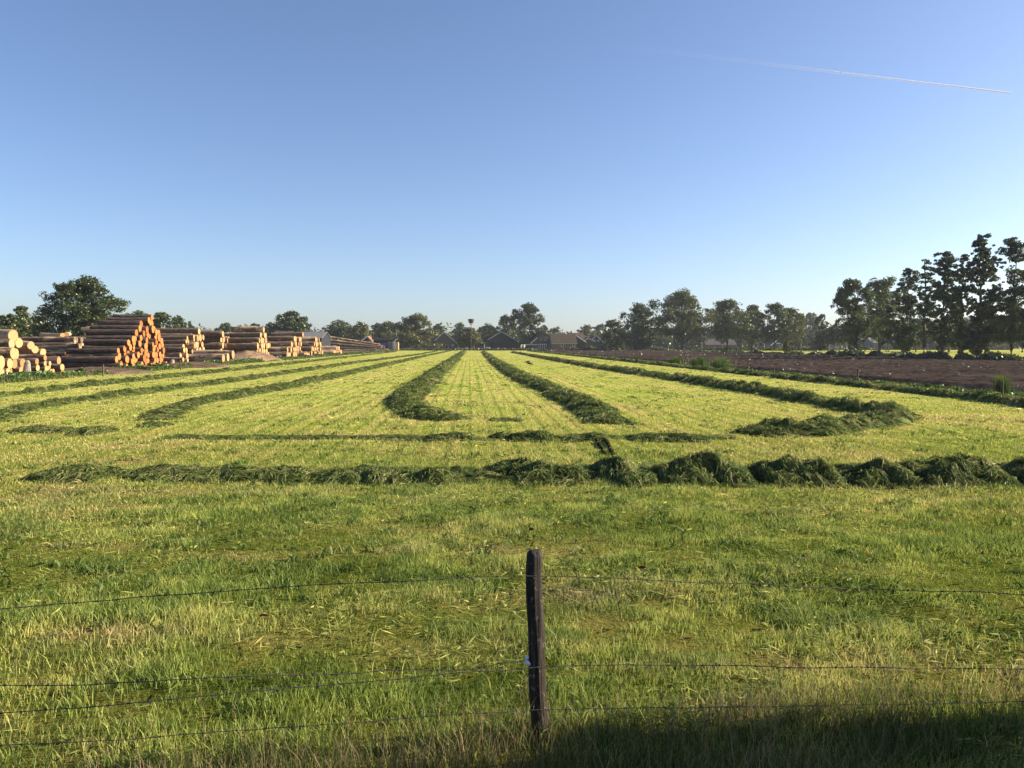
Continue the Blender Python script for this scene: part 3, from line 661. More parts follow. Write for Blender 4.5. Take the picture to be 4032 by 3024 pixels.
# ------------------------------------------------------------------ trees
def crown_mesh(name, h0, h1, wd, kind, seed, nleaf0, ls0, mat, tint_shift=0.0, gap=0.0, lopside=(0, 0), depth=None):
    """Leaf-sized faces in many clumps through the crown's volume."""
    rs = np.random.default_rng(seed); H = h1 - h0; R = wd / 2; nleaf = int(nleaf0 * (1.75 if kind != 'alder' else 3.2)); ls = ls0 * (0.88 if kind != 'alder' else 0.70)
    nb = {'round': 170, 'oak': 105, 'alder': 150, 'dome': 95, 'column': 55, 'bush': 30, 'wispy': 40}[kind]
    C = []; rad = []
    while len(C) < nb:
        t = rs.uniform(0, 1)
        if kind == 'oak': env = max(0.0, 1 - abs(2 * t - 0.86) ** 2.4) ** 0.5 if t < 0.93 else 0.35
        elif kind == 'alder': env = (0.62 + 0.42 * math.sin(math.pi * t)) * (1 - 0.58 * t ** 3.0)
        elif kind == 'round': env = max(0.0, 1 - abs(2 * t - 0.92) ** 2.3) ** 0.5 if t < 0.96 else 0.25
        elif kind == 'dome': env = math.sqrt(max(0, 1 - t ** 2.2)) * (0.85 + 0.15 * t)
        elif kind == 'column': env = (0.55 + 0.5 * math.sin(math.pi * t)) * (1 - 0.5 * t)
        elif kind == 'wispy': env = (0.3 + 0.7 * math.sin(math.pi * t)) * (1 - 0.5 * t)
        else: env = math.sqrt(max(0, 1 - t * t))
        a = rs.uniform(0, 2 * math.pi); lob = {'alder': 0.95, 'round': 0.30, 'dome': 0.45}.get(kind, 0.60); env *= (1 - lob * 0.5) + lob * float(vnoise(math.cos(a) * 2.1 + 9, t * (4.2 if kind == 'alder' else 3.0) + math.sin(a) * 2.1, seed)); rr = env * R * rs.uniform(0.01, 1.0) ** (0.62 if kind == 'alder' else 0.5)
        br = R * rs.uniform(0.15, 0.34) * (0.95 if kind == 'alder' else 1.1 if kind == 'column' else 0.92)
        if kind in ('alder', 'wispy'): br = max(br, 0.5) * rs.uniform(0.55, 1.0)
        if kind == 'alder': br *= (1.12 - 0.45 * t) * rs.uniform(0.6, 1.35)
        rr = max(0, rr - br * 0.35)
        C.append((rr * math.cos(a) + lopside[0] * t * R, rr * math.sin(a) + lopside[1] * t * R, h0 + H * (0.04 + 0.93 * t) - br * 0.3)); rad.append(br)
    C = np.array(C); rad = np.array(rad)
    if gap > 0:
        kp = rs.uniform(0, 1, len(C)) > gap; C, rad = C[kp], rad[kp]
    sub_c = []; sub_r = []                    # every clump carries smaller sprays
    for c, r in zip(C, rad):
        m = 7
        dv = rs.normal(size=(m, 3)); dv /= np.linalg.norm(dv, axis=1)[:, None]; dv[:, 2] = np.where(rs.uniform(0, 1, m) < 0.65, np.abs(dv[:, 2]), dv[:, 2])
        sub_c.append(c + dv * r * rs.uniform(0.35, 1.05, (m, 1)) * np.array([1, 1, 0.9])); sub_r.append(r * rs.uniform(0.30, 0.55, m))
    SC = np.concatenate(sub_c); SR = np.concatenate(sub_r); p = SR ** 2; p /= p.sum()
    ci = rs.choice(len(SC), nleaf, p=p)
    dv = rs.normal(size=(nleaf, 3)); dv /= np.linalg.norm(dv, axis=1)[:, None]
    P = SC[ci] + dv * (SR[ci] * rs.uniform(0.15, 1.0, nleaf) ** 0.5)[:, None] * np.array([1.1, 1.1, 0.95])
    fx_ = R / max(1e-3, np.percentile(np.abs(P[:, 0] - lopside[0] * R * .5), 98.0)); lo_, hi_ = np.percentile(P[:, 2], 1.5), P[:, 2].max(); fz_ = H / (hi_ - lo_)
    for A_ in (P, C): A_[:, :2] *= fx_; A_[:, 2] = h0 + (A_[:, 2] - lo_) * fz_
    P[:, 2] = np.maximum(P[:, 2], 0.05)
    nrm = rs.normal(size=(nleaf, 3)) + dv * 0.5 + np.array([0, 0, 0.5]); nrm /= np.linalg.norm(nrm, axis=1)[:, None]
    a = np.cross(nrm, rs.normal(size=(nleaf, 3))); a /= np.linalg.norm(a, axis=1)[:, None]; b = np.cross(nrm, a)
    sz = ls * rs.uniform(0.6, 1.5, nleaf); A = a * (sz * 0.66)[:, None]; B = b * (sz * 0.46)[:, None]
    V = np.stack([P - A, P + B - A * 0.1, P + A, P - B - A * 0.1], 1).reshape(-1, 3)
    if depth: V[:, 1] *= depth
    tint = np.clip(0.5 * rs.uniform(0, 1, len(SC))[ci] + 0.5 * rs.uniform(0, 1, nleaf) + tint_shift, 0, 1)
    i = 4 * np.arange(nleaf)
    me = np_mesh(name, V, quads=np.stack([i, i + 1, i + 2, i + 3], -1), attrs={"tint": np.repeat(tint, 4)}, mats=[mat])
    return me, C, rad
def trunk_mesh(mb, h, r0, C, rad, rs, forks=12, wob=0.03, lean=(0, 0)):
    n = 9; pts = []; rr = []
    for i in range(n):
        t = i / (n - 1)
        pts.append((lean[0] * h * t + rs.normal(0, wob * h * 0.3 * min(1, 3 * t)), lean[1] * h * t + rs.normal(0, wob * h * 0.3 * min(1, 3 * t)), -0.15 + h * t)); rr.append(r0 * ((1.35 if i == 0 else 1.0) * (1 - 0.88 * t)) + 0.015)
    mb.tube(pts, rr, 8)
    zz = [p[2] for p in pts]
    order = rs.permutation(len(C))[:forks]
    for k in order:
        c = C[k]; dxy = math.hypot(c[0], c[1]); zb = max(h * 0.12, c[2] - dxy * rs.uniform(0.5, 1.0) - 0.2)
        zb = min(zb, h * 0.92); j = int(np.clip(np.searchsorted(zz, zb), 1, n - 1)); t = (zb - zz[j - 1]) / (zz[j] - zz[j - 1])
        s = np.array(pts[j - 1]) * (1 - t) + np.array(pts[j]) * t; rb = (rr[j - 1] * (1 - t) + rr[j] * t) * 0.55
        m1 = s * 0.55 + c * 0.45 + np.array([0, 0, 0.10 * dxy]) + rs.normal(0, 0.06 * (dxy + .3), 3); m2 = s * 0.2 + c * 0.8 + rs.normal(0, 0.05 * (dxy + .3), 3)
        mb.tube([s, m1, m2, c], [rb, rb * 0.7, rb * 0.4, 0.012], 5)
def tree(label, px, Y, top, wpx, kind, mat, seed, group=None, crown0=0.28, nleaf=3500, ls=0.35, bark='bark', r0=None, ivy=0.0, gap=0.0, name="tree", cat="tree", lean=0.0, lop=(0, 0), tint=0.0, trunk_top=0.86, base_x=None):
    rs = np.random.default_rng(seed + 5000)
    x, ztop = W(px, top, Y); dist = math.hypot(x, Y); wd = wpx * (1.12 if group in ('trees behind the yard and farms', 'trees lining the lane beyond the meadow') else 1.08 if kind == 'alder' else 1.0) / FPX * dist * math.cos(math.atan2(x, Y) - YAW)
    h = ztop
    root = empty(name, (x, Y, 0), label=label, cat=cat, group=group)
    me, C, rad = crown_mesh("crown", h * crown0, h, wd, kind, seed, nleaf, ls, M[mat], tint, gap, lop)
    link("crown", me, root)
    mb = MB(); trunk_mesh(mb, h * trunk_top, r0 or (0.018 * h + 0.06), C, rad, rs, 16, 0.03, (lean, 0)); mb.build("trunk", M[bark], root, True)
    if ivy > 0:
        m2, _, _ = crown_mesh("ivy", 0.0, h * ivy, max(1.3, wd * 0.30), 'column', seed + 77, int(nleaf * 0.35), ls * 0.8, M['bush'], 0.1)
        link("ivy", m2, root)
    return root

# -- tall alders on the far side of the ploughed field
GA = "alders along the ploughed field"
tree("tall leaning alder cut by the view's edge, bare lower trunk", 3995, 113, 935, 150, 'alder', 'alder', 301, GA, 0.16, 9500, 0.27, ivy=0.0, gap=0.05, r0=0.30, lean=0.02)
tree("tallest alder, dense dark crown down to its foot", 3868, 118, 920, 165, 'alder', 'alder', 302, GA, 0.10, 14000, 0.27, ivy=0.42, r0=0.36)
tree("slender alder with a broken crown just before the tallest one", 3795, 128, 1000, 100, 'alder', 'alder', 303, GA, 0.12, 7500, 0.27, ivy=0.45, gap=0.05)
tree("alder with a dark rounded top and a bare middle trunk", 3722, 133, 990, 135, 'alder', 'alder', 304, GA, 0.18, 9000, 0.28, ivy=0.38, gap=0.03)
tree("thin half dead alder with bare twigs at its top", 3648, 140, 1020, 66, 'wispy', 'alder', 305, GA, 0.22, 2400, 0.24, gap=0.25, trunk_top=0.99)
tree("bushy alder with a pointed top, ivy on its trunk", 3575, 150, 1055, 140, 'alder', 'alder', 306, GA, 0.12, 10000, 0.29, ivy=0.40)
tree("dark oak behind the pointed alder and the ivy clad tree", 3470, 190, 1086, 200, 'oak', 'alder', 307, GA, 0.22, 11000, 0.34, r0=0.45)
tree("tree with a long side branch and a thick ivy covered trunk", 3378, 176, 1096, 160, 'oak', 'alder', 308, GA, 0.26, 10000, 0.32, ivy=0.42, lop=(-0.25, 0), r0=0.42)
tree("outer alder out of the view beside the leaning one", 4120, 108, 960, 150, 'alder', 'alder', 309, GA, 0.12, 6000, 0.28)
# -- roadside oaks and birches beyond the meadow
GO = "trees lining the lane beyond the meadow"
lane = [
 ("broad oak with sky showing through, tallest near the lane's far end", 2688, 285, 1130, 205, 'oak', 'olive', 0.24, 13000, 0.46, 'bark', 0.20),
 ("dense dark tree hiding the gable of a house beyond the field", 2520, 300, 1190, 140, 'round', 'alder', 0.05, 9000, 0.46, 'bark', 0.0),
 ("narrow dark tree between the village roofs and the dense tree", 2420, 310, 1255, 76, 'dome', 'oak', 0.06, 4000, 0.44, 'bark', 0.0),
 ("wide dark oak with a slanting trunk beside the tallest one", 2862, 290, 1176, 170, 'oak', 'oak', 0.26, 10000, 0.46, 'bark', 0.0),
 ("smaller oak filling the dip beside the slanting one", 2962, 300, 1200, 96, 'oak', 'oak', 0.22, 5500, 0.46, 'bark', 0.0),
 ("oak with a flat bumpy top above the pale parasol", 3052, 290, 1190, 110, 'oak', 'oak', 0.24, 6500, 0.46, 'bark', 0.0),
 ("oak sloping down towards the low gap in the row", 3122, 295, 1210, 92, 'oak', 'olive', 0.20, 5500, 0.46, 'bark', 0.0),
 ("bluish distant round oak seen in the low gap", 3190, 470, 1230, 90, 'oak', 'pale', 0.2, 4000, 0.7, 'bark', 0.0),
 ("small dark narrow tree standing in the low gap", 3236, 300, 1236, 66, 'alder', 'oak', 0.05, 4200, 0.42, 'bark', 0.0),
 ("low round tree beside the ivy clad one, over white birch stems", 3292, 280, 1275, 90, 'dome', 'oak', 0.28, 4200, 0.42, 'birch', 0.0),
 ("low tree whose pale stem stands behind the ivy trunk", 3335, 270, 1268, 70, 'dome', 'oak', 0.30, 3500, 0.42, 'birch', 0.0),
 ("dark tree in the shade behind the pointed alder", 3610, 260, 1240, 150, 'oak', 'alder', 0.28, 5000, 0.44, 'bark', 0.0),
 ("dark tree behind the half dead alder and its neighbour", 3740, 250, 1235, 150, 'oak', 'alder', 0.26, 5000, 0.44, 'bark', 0.0),
 ("dark tree closing the view behind the tallest alder", 3890, 240, 1230, 170, 'oak', 'alder', 0.26, 5000, 0.44, 'bark', 0.0),
 ("dark tree behind the leaning alder at the view's edge", 4030, 235, 1225, 150, 'oak', 'alder', 0.26, 4500, 0.44, 'bark', 0.0),
]
for i, (lb, px, Y, tp, wp, kd, mt, c0, nl, ls, bk, gp) in enumerate(lane):
    tree(lb, px, Y, tp, wp, kd, mt, 320 + i, GO, c0, nl, ls, bk, gap=gp, lean=(0.07 if 'slanting' in lb else 0.0))
GB = "slim birches under the lane trees"
for i, (px, Y, tp) in enumerate([(2765, 330, 1300), (2845, 340, 1310), (2925, 335, 1305), (2985, 330, 1300), (3010, 345, 1310), (3080, 325, 1300), (3155, 330, 1305), (3235, 300, 1310), (3268, 290, 1312), (3300, 295, 1315), (3316, 300, 1318), (3490, 250, 1300), (3500, 255, 1305), (3640, 235, 1300), (3655, 240, 1305), (3850, 230, 1290)]):
    ref = ["beside the tallest lane oak", "left of the slanting trunk", "right of the slanting trunk", "under the smaller oak", "just right of the smaller oak's stem", "in front of the pale parasol's house", "under the sloping oak", "below the small pointed tree", "left of the parked car", "right of the parked car", "nearest the ivy clad trunk", "behind the dark oak by the ploughed field", "second behind the dark oak by the ploughed field", "behind the half dead alder", "second behind the half dead alder", "behind the tallest alder"][i]
    tree("slim pale birch stem with thin leaves " + ref, px, Y, tp, 46, 'wispy', 'bush', 350 + i, GB, 0.42, 900, 0.42, 'birch', r0=0.16)
# -- trees round the farms and behind the log yard
farm = [
 ("big round oak towering over the log yard", 328, 140, 1078, 246, 'round', 'oak', 0.10, 24000, 0.27, 'tree', 0.0),
 ("dark tree mass at the left rim behind the thick logs", 20, 150, 1236, 170, 'oak', 'oak', 0.06, 6500, 0.36, 'tree', 0),
 ("narrow pale green poplar behind the thick logs", 82, 165, 1205, 66, 'column', 'pale', 0.04, 5000, 0.36, 'tree', 0),
 ("dark tree between the poplar and the big round oak", 150, 190, 1245, 120, 'dome', 'oak', 0.05, 5000, 0.42, 'tree', 0),
 ("low olive tree in front of the gap by the big oak", 175, 150, 1275, 90, 'dome', 'olive', 0.05, 3200, 0.36, 'tree', 0),
 ("round tree directly behind the top of the orange pile", 545, 240, 1221, 120, 'dome', 'oak', 0.10, 4200, 0.46, 'tree', 0),
 ("dark tree just right of the orange pile's peak", 640, 230, 1228, 92, 'dome', 'oak', 0.08, 4200, 0.44, 'tree', 0),
 ("dark tree joined to a yellowing one behind the grey hall", 702, 260, 1243, 66, 'dome', 'oak', 0.08, 3200, 0.48, 'tree', 0),
 ("loose yellowing tree behind the grey hall roof", 750, 270, 1265, 62, 'wispy', 'pale', 0.08, 2200, 0.42, 'tree', 0.1),
 ("small grey green tree over the logs after the hall", 888, 300, 1271, 74, 'dome', 'pale', 0.08, 2800, 0.52, 'tree', 0),
 ("low far tree between two stacks' tops", 945, 340, 1281, 44, 'dome', 'pale', 0.05, 1500, 0.55, 'tree', 0),
 ("low dark tree over the tallest far stack", 1004, 320, 1273, 60, 'dome', 'oak', 0.05, 2000, 0.52, 'tree', 0),
 ("low tree at the foot of the dark round yard tree", 1065, 300, 1268, 66, 'dome', 'oak', 0.05, 2500, 0.5, 'tree', 0),
 ("dark round tree behind the stacks with grey roofs", 1146, 285, 1220, 134, 'dome', 'oak', 0.10, 7500, 0.46, 'tree', 0),
 ("broad dark tree behind the long sloping poles", 1335, 400, 1258, 120, 'dome', 'oak', 0.05, 6000, 0.6, 'tree', 0),
 ("paler green tree behind the long poles' low end", 1418, 385, 1265, 96, 'dome', 'olive', 0.05, 4500, 0.58, 'tree', 0),
 ("dark tree behind the orange roofed house", 1488, 420, 1270, 60, 'dome', 'oak', 0.05, 3000, 0.6, 'tree', 0),
 ("tree beside the big pale green one by the plank shed", 1530, 390, 1263, 84, 'oak', 'olive', 0.08, 4500, 0.56, 'tree', 0),
 ("large sunlit green tree between plank shed and farmhouse", 1636, 350, 1230, 142, 'dome', 'olive', 0.02, 11000, 0.52, 'tree', 0),
 ("dark tree peeping over the farmhouse roof", 1726, 430, 1275, 58, 'dome', 'oak', 0.08, 2800, 0.6, 'tree', 0),
 ("hazy tree behind the stork nest tree", 1812, 460, 1272, 66, 'dome', 'pale', 0.08, 2800, 0.62, 'tree', 0),
 ("small leafy tree under the stork nest", 1848, 345, 1288, 84, 'dome', 'olive', 0.12, 6500, 0.42, 'tree', 0),
 ("flat topped dark tree behind the brown gabled house", 1920, 430, 1271, 84, 'oak', 'oak', 0.15, 4200, 0.6, 'tree', 0.05),
 ("dark tree joined to the tall one by the black barn", 1990, 400, 1236, 86, 'oak', 'oak', 0.05, 6000, 0.56, 'tree', 0),
 ("tall tree with a spreading top beside the half hipped farmhouse", 2085, 385, 1188, 116, 'oak', 'oak', 0.10, 11000, 0.54, 'tree', 0.05),
 ("low dark tree behind the half hipped roof", 2146, 460, 1283, 46, 'dome', 'oak', 0.05, 2200, 0.6, 'tree', 0),
 ("round tree above the ridge of the tiled barn", 2192, 470, 1286, 64, 'dome', 'olive', 0.05, 2800, 0.62, 'tree', 0),
 ("yellowing round tree over the village roofs", 2312, 480, 1277, 60, 'dome', 'olive', 0.05, 3600, 0.62, 'tree', 0),
 ("bluish tree group behind the dark house with white trim", 2366, 520, 1274, 66, 'dome', 'pale', 0.05, 3200, 0.66, 'tree', 0),
]
for i, (lb, px, Y, tp, wp, kd, mt, c0, nl, ls, nm, gp) in enumerate(farm):
    tree(lb, px, Y, tp, wp, kd, mt, 400 + i, "trees behind the yard and farms", c0, nl, ls, name=nm, gap=gp)

# distant wood closing the horizon: one mass
rs = np.random.default_rng(9); VV = []; TT = []
for k in range(620):
    px = rs.uniform(-700, 4700); Y = rs.uniform(480, 900)
    d = ray(px, HOR); x = d[0] * Y / d[1]
    hh = rs.uniform(8, 16) * (1.0 if not 2200 < px < 2300 else 0.5)
    m = 140; P = rs.normal(size=(m, 3)) * np.array([6, 4, hh * 0.27]) + np.array([x, Y, hh * 0.45]); P[:, 2] = np.clip(P[:, 2], 0.3, hh)
    a = rs.normal(size=(m, 3)); b = rs.normal(size=(m, 3)); VV.append(np.stack([P - a * .9, P + b * .6, P + a * .9, P - b * .6], 1).reshape(-1, 3)); TT.append(np.repeat(rs.uniform(0, 1, m), 4))
for lo, hi, num in ((1265, 1720, 60), (1880, 2160, 26), (2470, 3320, 150), (-300, 620, 70), (640, 1260, 40), (3320, 4400, 60)):
    for k in range(num):
        px = rs.uniform(lo, hi); Y = rs.uniform(425, 475) if lo < 2000 else rs.uniform(428, 490); d = ray(px, HOR); x = d[0] * Y / d[1]; hh = rs.uniform(6, 13) * (Y / 450)
        m = 230; P = rs.normal(size=(m, 3)) * np.array([3.2, 2.5, hh * 0.25]) + np.array([x, Y, hh * 0.45]); P[:, 2] = np.clip(P[:, 2], 0.3, hh * rs.uniform(.85, 1.05, m))
        a = rs.normal(size=(m, 3)); b = rs.normal(size=(m, 3)); VV.append(np.stack([P - a * .55, P + b * .4, P + a * .55, P - b * .4], 1).reshape(-1, 3)); TT.append(np.repeat(rs.uniform(0, 1, m), 4))
VV = np.concatenate(VV); i = 4 * np.arange(len(VV) // 4)
o = link("distant_wood", np_mesh("distant_wood", VV, quads=np.stack([i, i + 1, i + 2, i + 3], -1), attrs={"tint": np.concatenate(TT)}, mats=[M['bush']]))
tag(o, "dim far woodland closing the horizon behind the farms", "woodland", kind="stuff")

def leaf_mass(name, spots, mat, seed, label, ls, per):
    """Undergrowth: many low leafy mounds as one mass; spots are (x, y, radius, height)."""
    rs = np.random.default_rng(seed); VV = []; TT = []
    for (x, y, r, h) in spots:
        m = int(per * (0.5 + r * h)); P = rs.normal(size=(m, 3)); P /= np.linalg.norm(P, axis=1)[:, None]; P *= rs.uniform(0.3, 1, (m, 1)) ** 0.5
        P = P * np.array([r, r, h]); P[:, 2] = np.abs(P[:, 2]); P += np.array([x, y, 0])
        a = rs.normal(size=(m, 3)) * ls; b = rs.normal(size=(m, 3)) * ls * .7
        VV.append(np.stack([P - a, P + b, P + a, P - b], 1).reshape(-1, 3)); TT.append(np.repeat(rs.uniform(0, 1, m), 4))
    V = np.concatenate(VV); i = 4 * np.arange(len(V) // 4)
    o = link(name, np_mesh(name, V, quads=np.stack([i, i + 1, i + 2, i + 3], -1), attrs={"tint": np.concatenate(TT)}, mats=[M[mat]]))
    return tag(o, label, "undergrowth", kind="stuff")
rs = np.random.default_rng(21)
spots = []
for k in range(150):                           # ditch bank under the alders
    y = rs.uniform(96, 215); dens = 1.0 if y < 160 else 0.6
    if rs.uniform() > dens: continue
    spots.append((PL_X1 + 1.2 + rs.normal(0, 0.8), y, rs.uniform(0.7, 1.9), rs.uniform(0.4, 1.5) * (1.0 if y < 150 else 0.65)))
for k in range(70): spots.append((PL_X1 + 1.5 + rs.normal(0, 0.9), rs.uniform(215, 300), rs.uniform(0.8, 2.0), rs.uniform(0.3, 0.8)))
for k in range(130): spots.append((rs.uniform(24, 150), 315 + rs.normal(0, 4), rs.uniform(1, 2.6), rs.uniform(0.5, 1.5)))
leaf_mass("undergrowth", spots, 'bush', 22, "dark brambles and weeds along the ditch under the alders", 0.16, 130)
spots = []
for k in range(200):
    spots.append((rs.uniform(-32, 30), 322 + rs.normal(0, 3.0), rs.uniform(0.8, 2.0), rs.uniform(0.3, 0.9)))
for k in range(120): spots.append((rs.uniform(50, 240), rs.uniform(335, 350), rs.uniform(1.5, 3.5), rs.uniform(0.8, 2.2)))
leaf_mass("field_end_weeds", spots, 'bush', 23, "weedy strip and low shrubs closing the far end of the field", 0.22, 110)
spots = []
for k in range(240):
    y = 42 * (330 / 42) ** rs.uniform(); spots.append((rs.uniform(-31.2, -28.4), y, rs.uniform(0.35, 0.9), rs.uniform(0.18, 0.55)))
leaf_mass("yard_edge_weeds", spots, 'weed', 24, "bright green nettles and weeds along the log yard's edge", 0.075, 420)
spots = []
for k in range(120):
    y = 26 * (300 / 26) ** rs.uniform(); spots.append((rs.uniform(23.8, 25.0), y, rs.uniform(0.2, 0.5), rs.uniform(0.08, 0.24)))
leaf_mass("ditch_edge_weeds", spots, 'weed', 25, "low green weeds along the edge of the ploughed field", 0.06, 420)

def weed_clump(px, py, r, h, seed, label):
    x, y = G(px, py); rs = np.random.default_rng(seed); n = 420
    a = x + rs.normal(0, r * .5, n); b = y + rs.normal(0, r * .5, n); hh = h * rs.uniform(0.35, 1.05, n)
    V, T, Q, A = blades(a, b, hh, rs.uniform(0.02, 0.05, n) * max(1, y / 60), 0.45, rs, True)
    o = link("reed_clump", np_mesh("reed_clump", V, T, Q, {"tint": A * 0.36}, [M['verge']])); tag(o, label, "reeds", "reed clumps on the ditch edge")
weed_clump(2664, 1437, 0.7, 1.1, 31, "low dark reed clump farthest along the ditch edge")
weed_clump(2752, 1446, 0.75, 1.25, 32, "reed clump with pale seed heads, second along the ditch edge")
weed_clump(2838, 1455, 0.9, 1.35, 33, "wide reed clump between its twin and a lone post")
weed_clump(3945, 1560, 0.20, 1.05, 34, "tall yellow green tuft growing round a fence post")

# roadside trees just outside the view; their shade falls over the verge and fence foot
for i, (x, y, h, w) in enumerate([(7.5, 2.68, 6.5, 4.4), (12.0, 3.0, 8.4, 4.6), (16.5, 3.1, 10.6, 4.8)]):
    root = empty("roadside_tree", (x, y, 0), label="leafy roadside tree shading the verge, " + ["nearest the fence", "in the middle of three", "the outermost of three"][i], cat="tree", group="roadside trees out of view")
    me, C, rad = crown_mesh("crown", 0.03, h, w, 'column', 601 + i, 14000, 0.27, M['oak']); link("crown", me, root)
    mb = MB(); trunk_mesh(mb, h * .8, 0.16, C, rad, np.random.default_rng(700 + i)); mb.build("trunk", M['bark'], root, True)

# ------------------------------------------------------------------ logs
ORD = ["zeroth", "first", "second", "third", "fourth", "fifth", "sixth", "seventh", "eighth", "ninth", "tenth", "eleventh", "twelfth", "thirteenth", "fourteenth", "fifteenth", "sixteenth", "seventeenth", "eighteenth", "nineteenth", "twentieth", "twentyfirst", "twentysecond", "twentythird", "twentyfourth"]
def log_meshes(seed, taper=0.06):
    rs = np.random.default_rng(seed); seg, rings = 14, 7; V = []; 
    an = np.linspace(0, 2 * np.pi, seg, endpoint=False); shape = 1 + 0.06 * np.sin(2 * an + rs.uniform(0, 6)) + 0.035 * np.sin(3 * an + rs.uniform(0, 6))
    bend = rs.normal(0, 0.13, 2)
    for i in range(rings):
        t = i / (rings - 1); r = (1 - taper * (1 - t)) * (shape + rs.normal(0, 0.045, seg)) if i < rings - 1 else shape
        bx = bend * math.sin(math.pi * t)
        V.append(np.stack([np.full(seg, t - 1.0), r * np.cos(an) + bx[0], r * np.sin(an) + bx[1]], -1))
    V = np.concatenate(V); F = []
    for i in range(rings - 1):
        for k in range(seg): F.append((i * seg + k, (i + 1) * seg + k, (i + 1) * seg + (k + 1) % seg, i * seg + (k + 1) % seg))
    F.append(tuple(range(seg))); F.append(tuple((rings - 1) * seg + k for k in reversed(range(seg))))
    me = bpy.data.meshes.new("log"); me.from_pydata([tuple(v) for v in V], [], F)
    for p in me.polygons[:-2]: p.use_smooth = True
    e = bpy.data.meshes.new("cut_end"); P = [(0.0008, 0, 0)] + [(0.0008, 0.985 * shape[k] * math.cos(an[k]), 0.985 * shape[k] * math.sin(an[k])) for k in range(seg)]
    e.from_pydata(P, [], [(0, 1 + k, 1 + (k + 1) % seg) for k in range(seg)])
    return me, e
LOGS = {}
for ci, (bk, en) in enumerate((('logbark', 'endorange'), ('logpale', 'endpale'), ('logbare', 'endpale'))):
    for v in range(5):
        a, b = log_meshes(900 + v); a.materials.append(M[bk]); b.materials.append(M[en]); LOGS[(ci, v)] = (a, b)
def add_log(ci, rs, pos, L, r, label, group, yaw=0.0, tilt=0.0, both=False, end=True, name="log"):
    """A log whose sawn end sits at pos and which runs back along -x (turned by yaw, tipped by tilt)."""
    a, b = LOGS[(ci, int(rs.integers(5)))]
    o = link(name, a); o.location = pos; o.rotation_mode = 'XYZ'
    o.rotation_euler = (rs.uniform(0, 6.28), tilt, yaw); o.scale = (L, r, r)
    tag(o, label, "log", group)
    if end: link("cut_end", b, o)
    return o
def relax(P, R, floor=True, it=60, pack=0.97):
    P = np.array(P, float); R = np.array(R, float)
    for _ in range(it):
        for i in range(len(P)):
            d = P - P[i]; dist = np.hypot(d[:, 0], d[:, 1]) + 1e-6; ov = (R + R[i]) * pack - dist; ov[i] = 0
            m = ov > 0
            if m.any():
                sh = (d[m] / dist[m][:, None]) * (ov[m] * 0.5)[:, None]
                P[m] += sh * 0.5; P[i] -= sh.sum(0) * 0.5 / max(1, m.sum()) * 1.2
        if floor: P[:, 1] = np.maximum(P[:, 1], R + 0.06)
    return P
def place_stack(ends, X, ci, L, desc, adj, seed, group, xj=0.5, Lj=0.15, yaw=0.0, shrink=0.90, yj=0.03, pack=0.95):
    """ends: (px, py, half height in photo pixels) of each sawn end, on the plane x = X."""
    rs = np.random.default_rng(seed); P = []; R = []
    for (px, py, ry) in ends:
        y, z = XP(px, py, X); dist = math.hypot(X, y); P.append((y, z)); R.append(max(0.12, ry / FPX * dist * shrink))
    P = relax(P, R, pack=pack); R = np.array(R); rm = float(np.median(R))
    row = np.maximum(1, np.round((P[:, 1] - rm) / (rm * 1.75)).astype(int) + 1)
    for rw in sorted(set(row)):
        ids = [i for i in np.argsort(P[:, 0]) if row[i] == rw]
        for n_, i in enumerate(ids):
            where = f"{ORD[n_ + 1]} from left in {ORD[rw]} layer" if len(ids) > 1 else f"alone in {ORD[rw]} layer"
            Li = L(P[i, 1]) if callable(L) else L
            add_log(ci if not hasattr(ci, '__len__') else ci[int(rs.integers(len(ci)))], rs, (X + rs.uniform(-xj, xj * 0.4), P[i, 0], P[i, 1]), Li * rs.uniform(1 - Lj, 1 + Lj), R[i], f"{adj} log, {where} of {desc}", group, yaw + rs.normal(0, yj), rs.normal(0, 0.006))
def fill_profile(X, px0, px1, pyb, prof, ry, seed, yscale=None):
    """sawn ends packed hexagonally under a profile: prof maps 0..1 across the stack to the photo row of its top."""
    rs = np.random.default_rng(seed); y0, _ = XP(px0, pyb, X); y1, _ = XP(px1, pyb, X)
    dist = math.hypot(X, (y0 + y1) / 2); r = ry / FPX * dist; ends = []; k = 0
    while True:
        z = r + k * 1.74 * r; any_ = False
        y = y0 + r + (r if k % 2 else 0)
        while y < y1 - r * 0.4:
            t = (y - y0) / (y1 - y0)
            py = np.interp(t, [p[0] for p in prof], [p[1] for p in prof])
            _, zt = XP(PX(X, y), py, X)
            if z + r * 0.5 < zt:
                any_ = True; rr = r * rs.uniform(0.80, 1.12); ends.append((y + rs.normal(0, r * .12), z + rs.normal(0, r * .08), rr))
            y += 2.03 * r
        k += 1
        if not any_ or k > 18: break
    return ends
def place_yz(ends, X, ci, L, desc, adj, seed, group, xj=0.35, yj=0.02):
    rs = np.random.default_rng(seed); P = relax([(a, b) for a, b, c in ends], [c for a, b, c in ends], it=25); R = np.array([c for a, b, c in ends]); rm = float(np.median(R))
    row = np.maximum(1, np.round((P[:, 1] - rm) / (rm * 1.74)).astype(int) + 1)
    for rw in sorted(set(row)):
        ids = [i for i in np.argsort(P[:, 0]) if row[i] == rw]
        for n_, i in enumerate(ids):
            where = f"{ORD[n_ + 1]} from left in {ORD[rw]} layer" if len(ids) > 1 else f"alone in {ORD[rw]} layer"
            add_log(ci if not hasattr(ci, '__len__') else ci[int(rs.integers(len(ci)))], rs, (X + rs.uniform(-xj, xj), P[i, 0], P[i, 1]), L * rs.uniform(0.92, 1.08), R[i], f"{adj} log, {where} of {desc}", group, rs.normal(0, yj), rs.normal(0, 0.008))

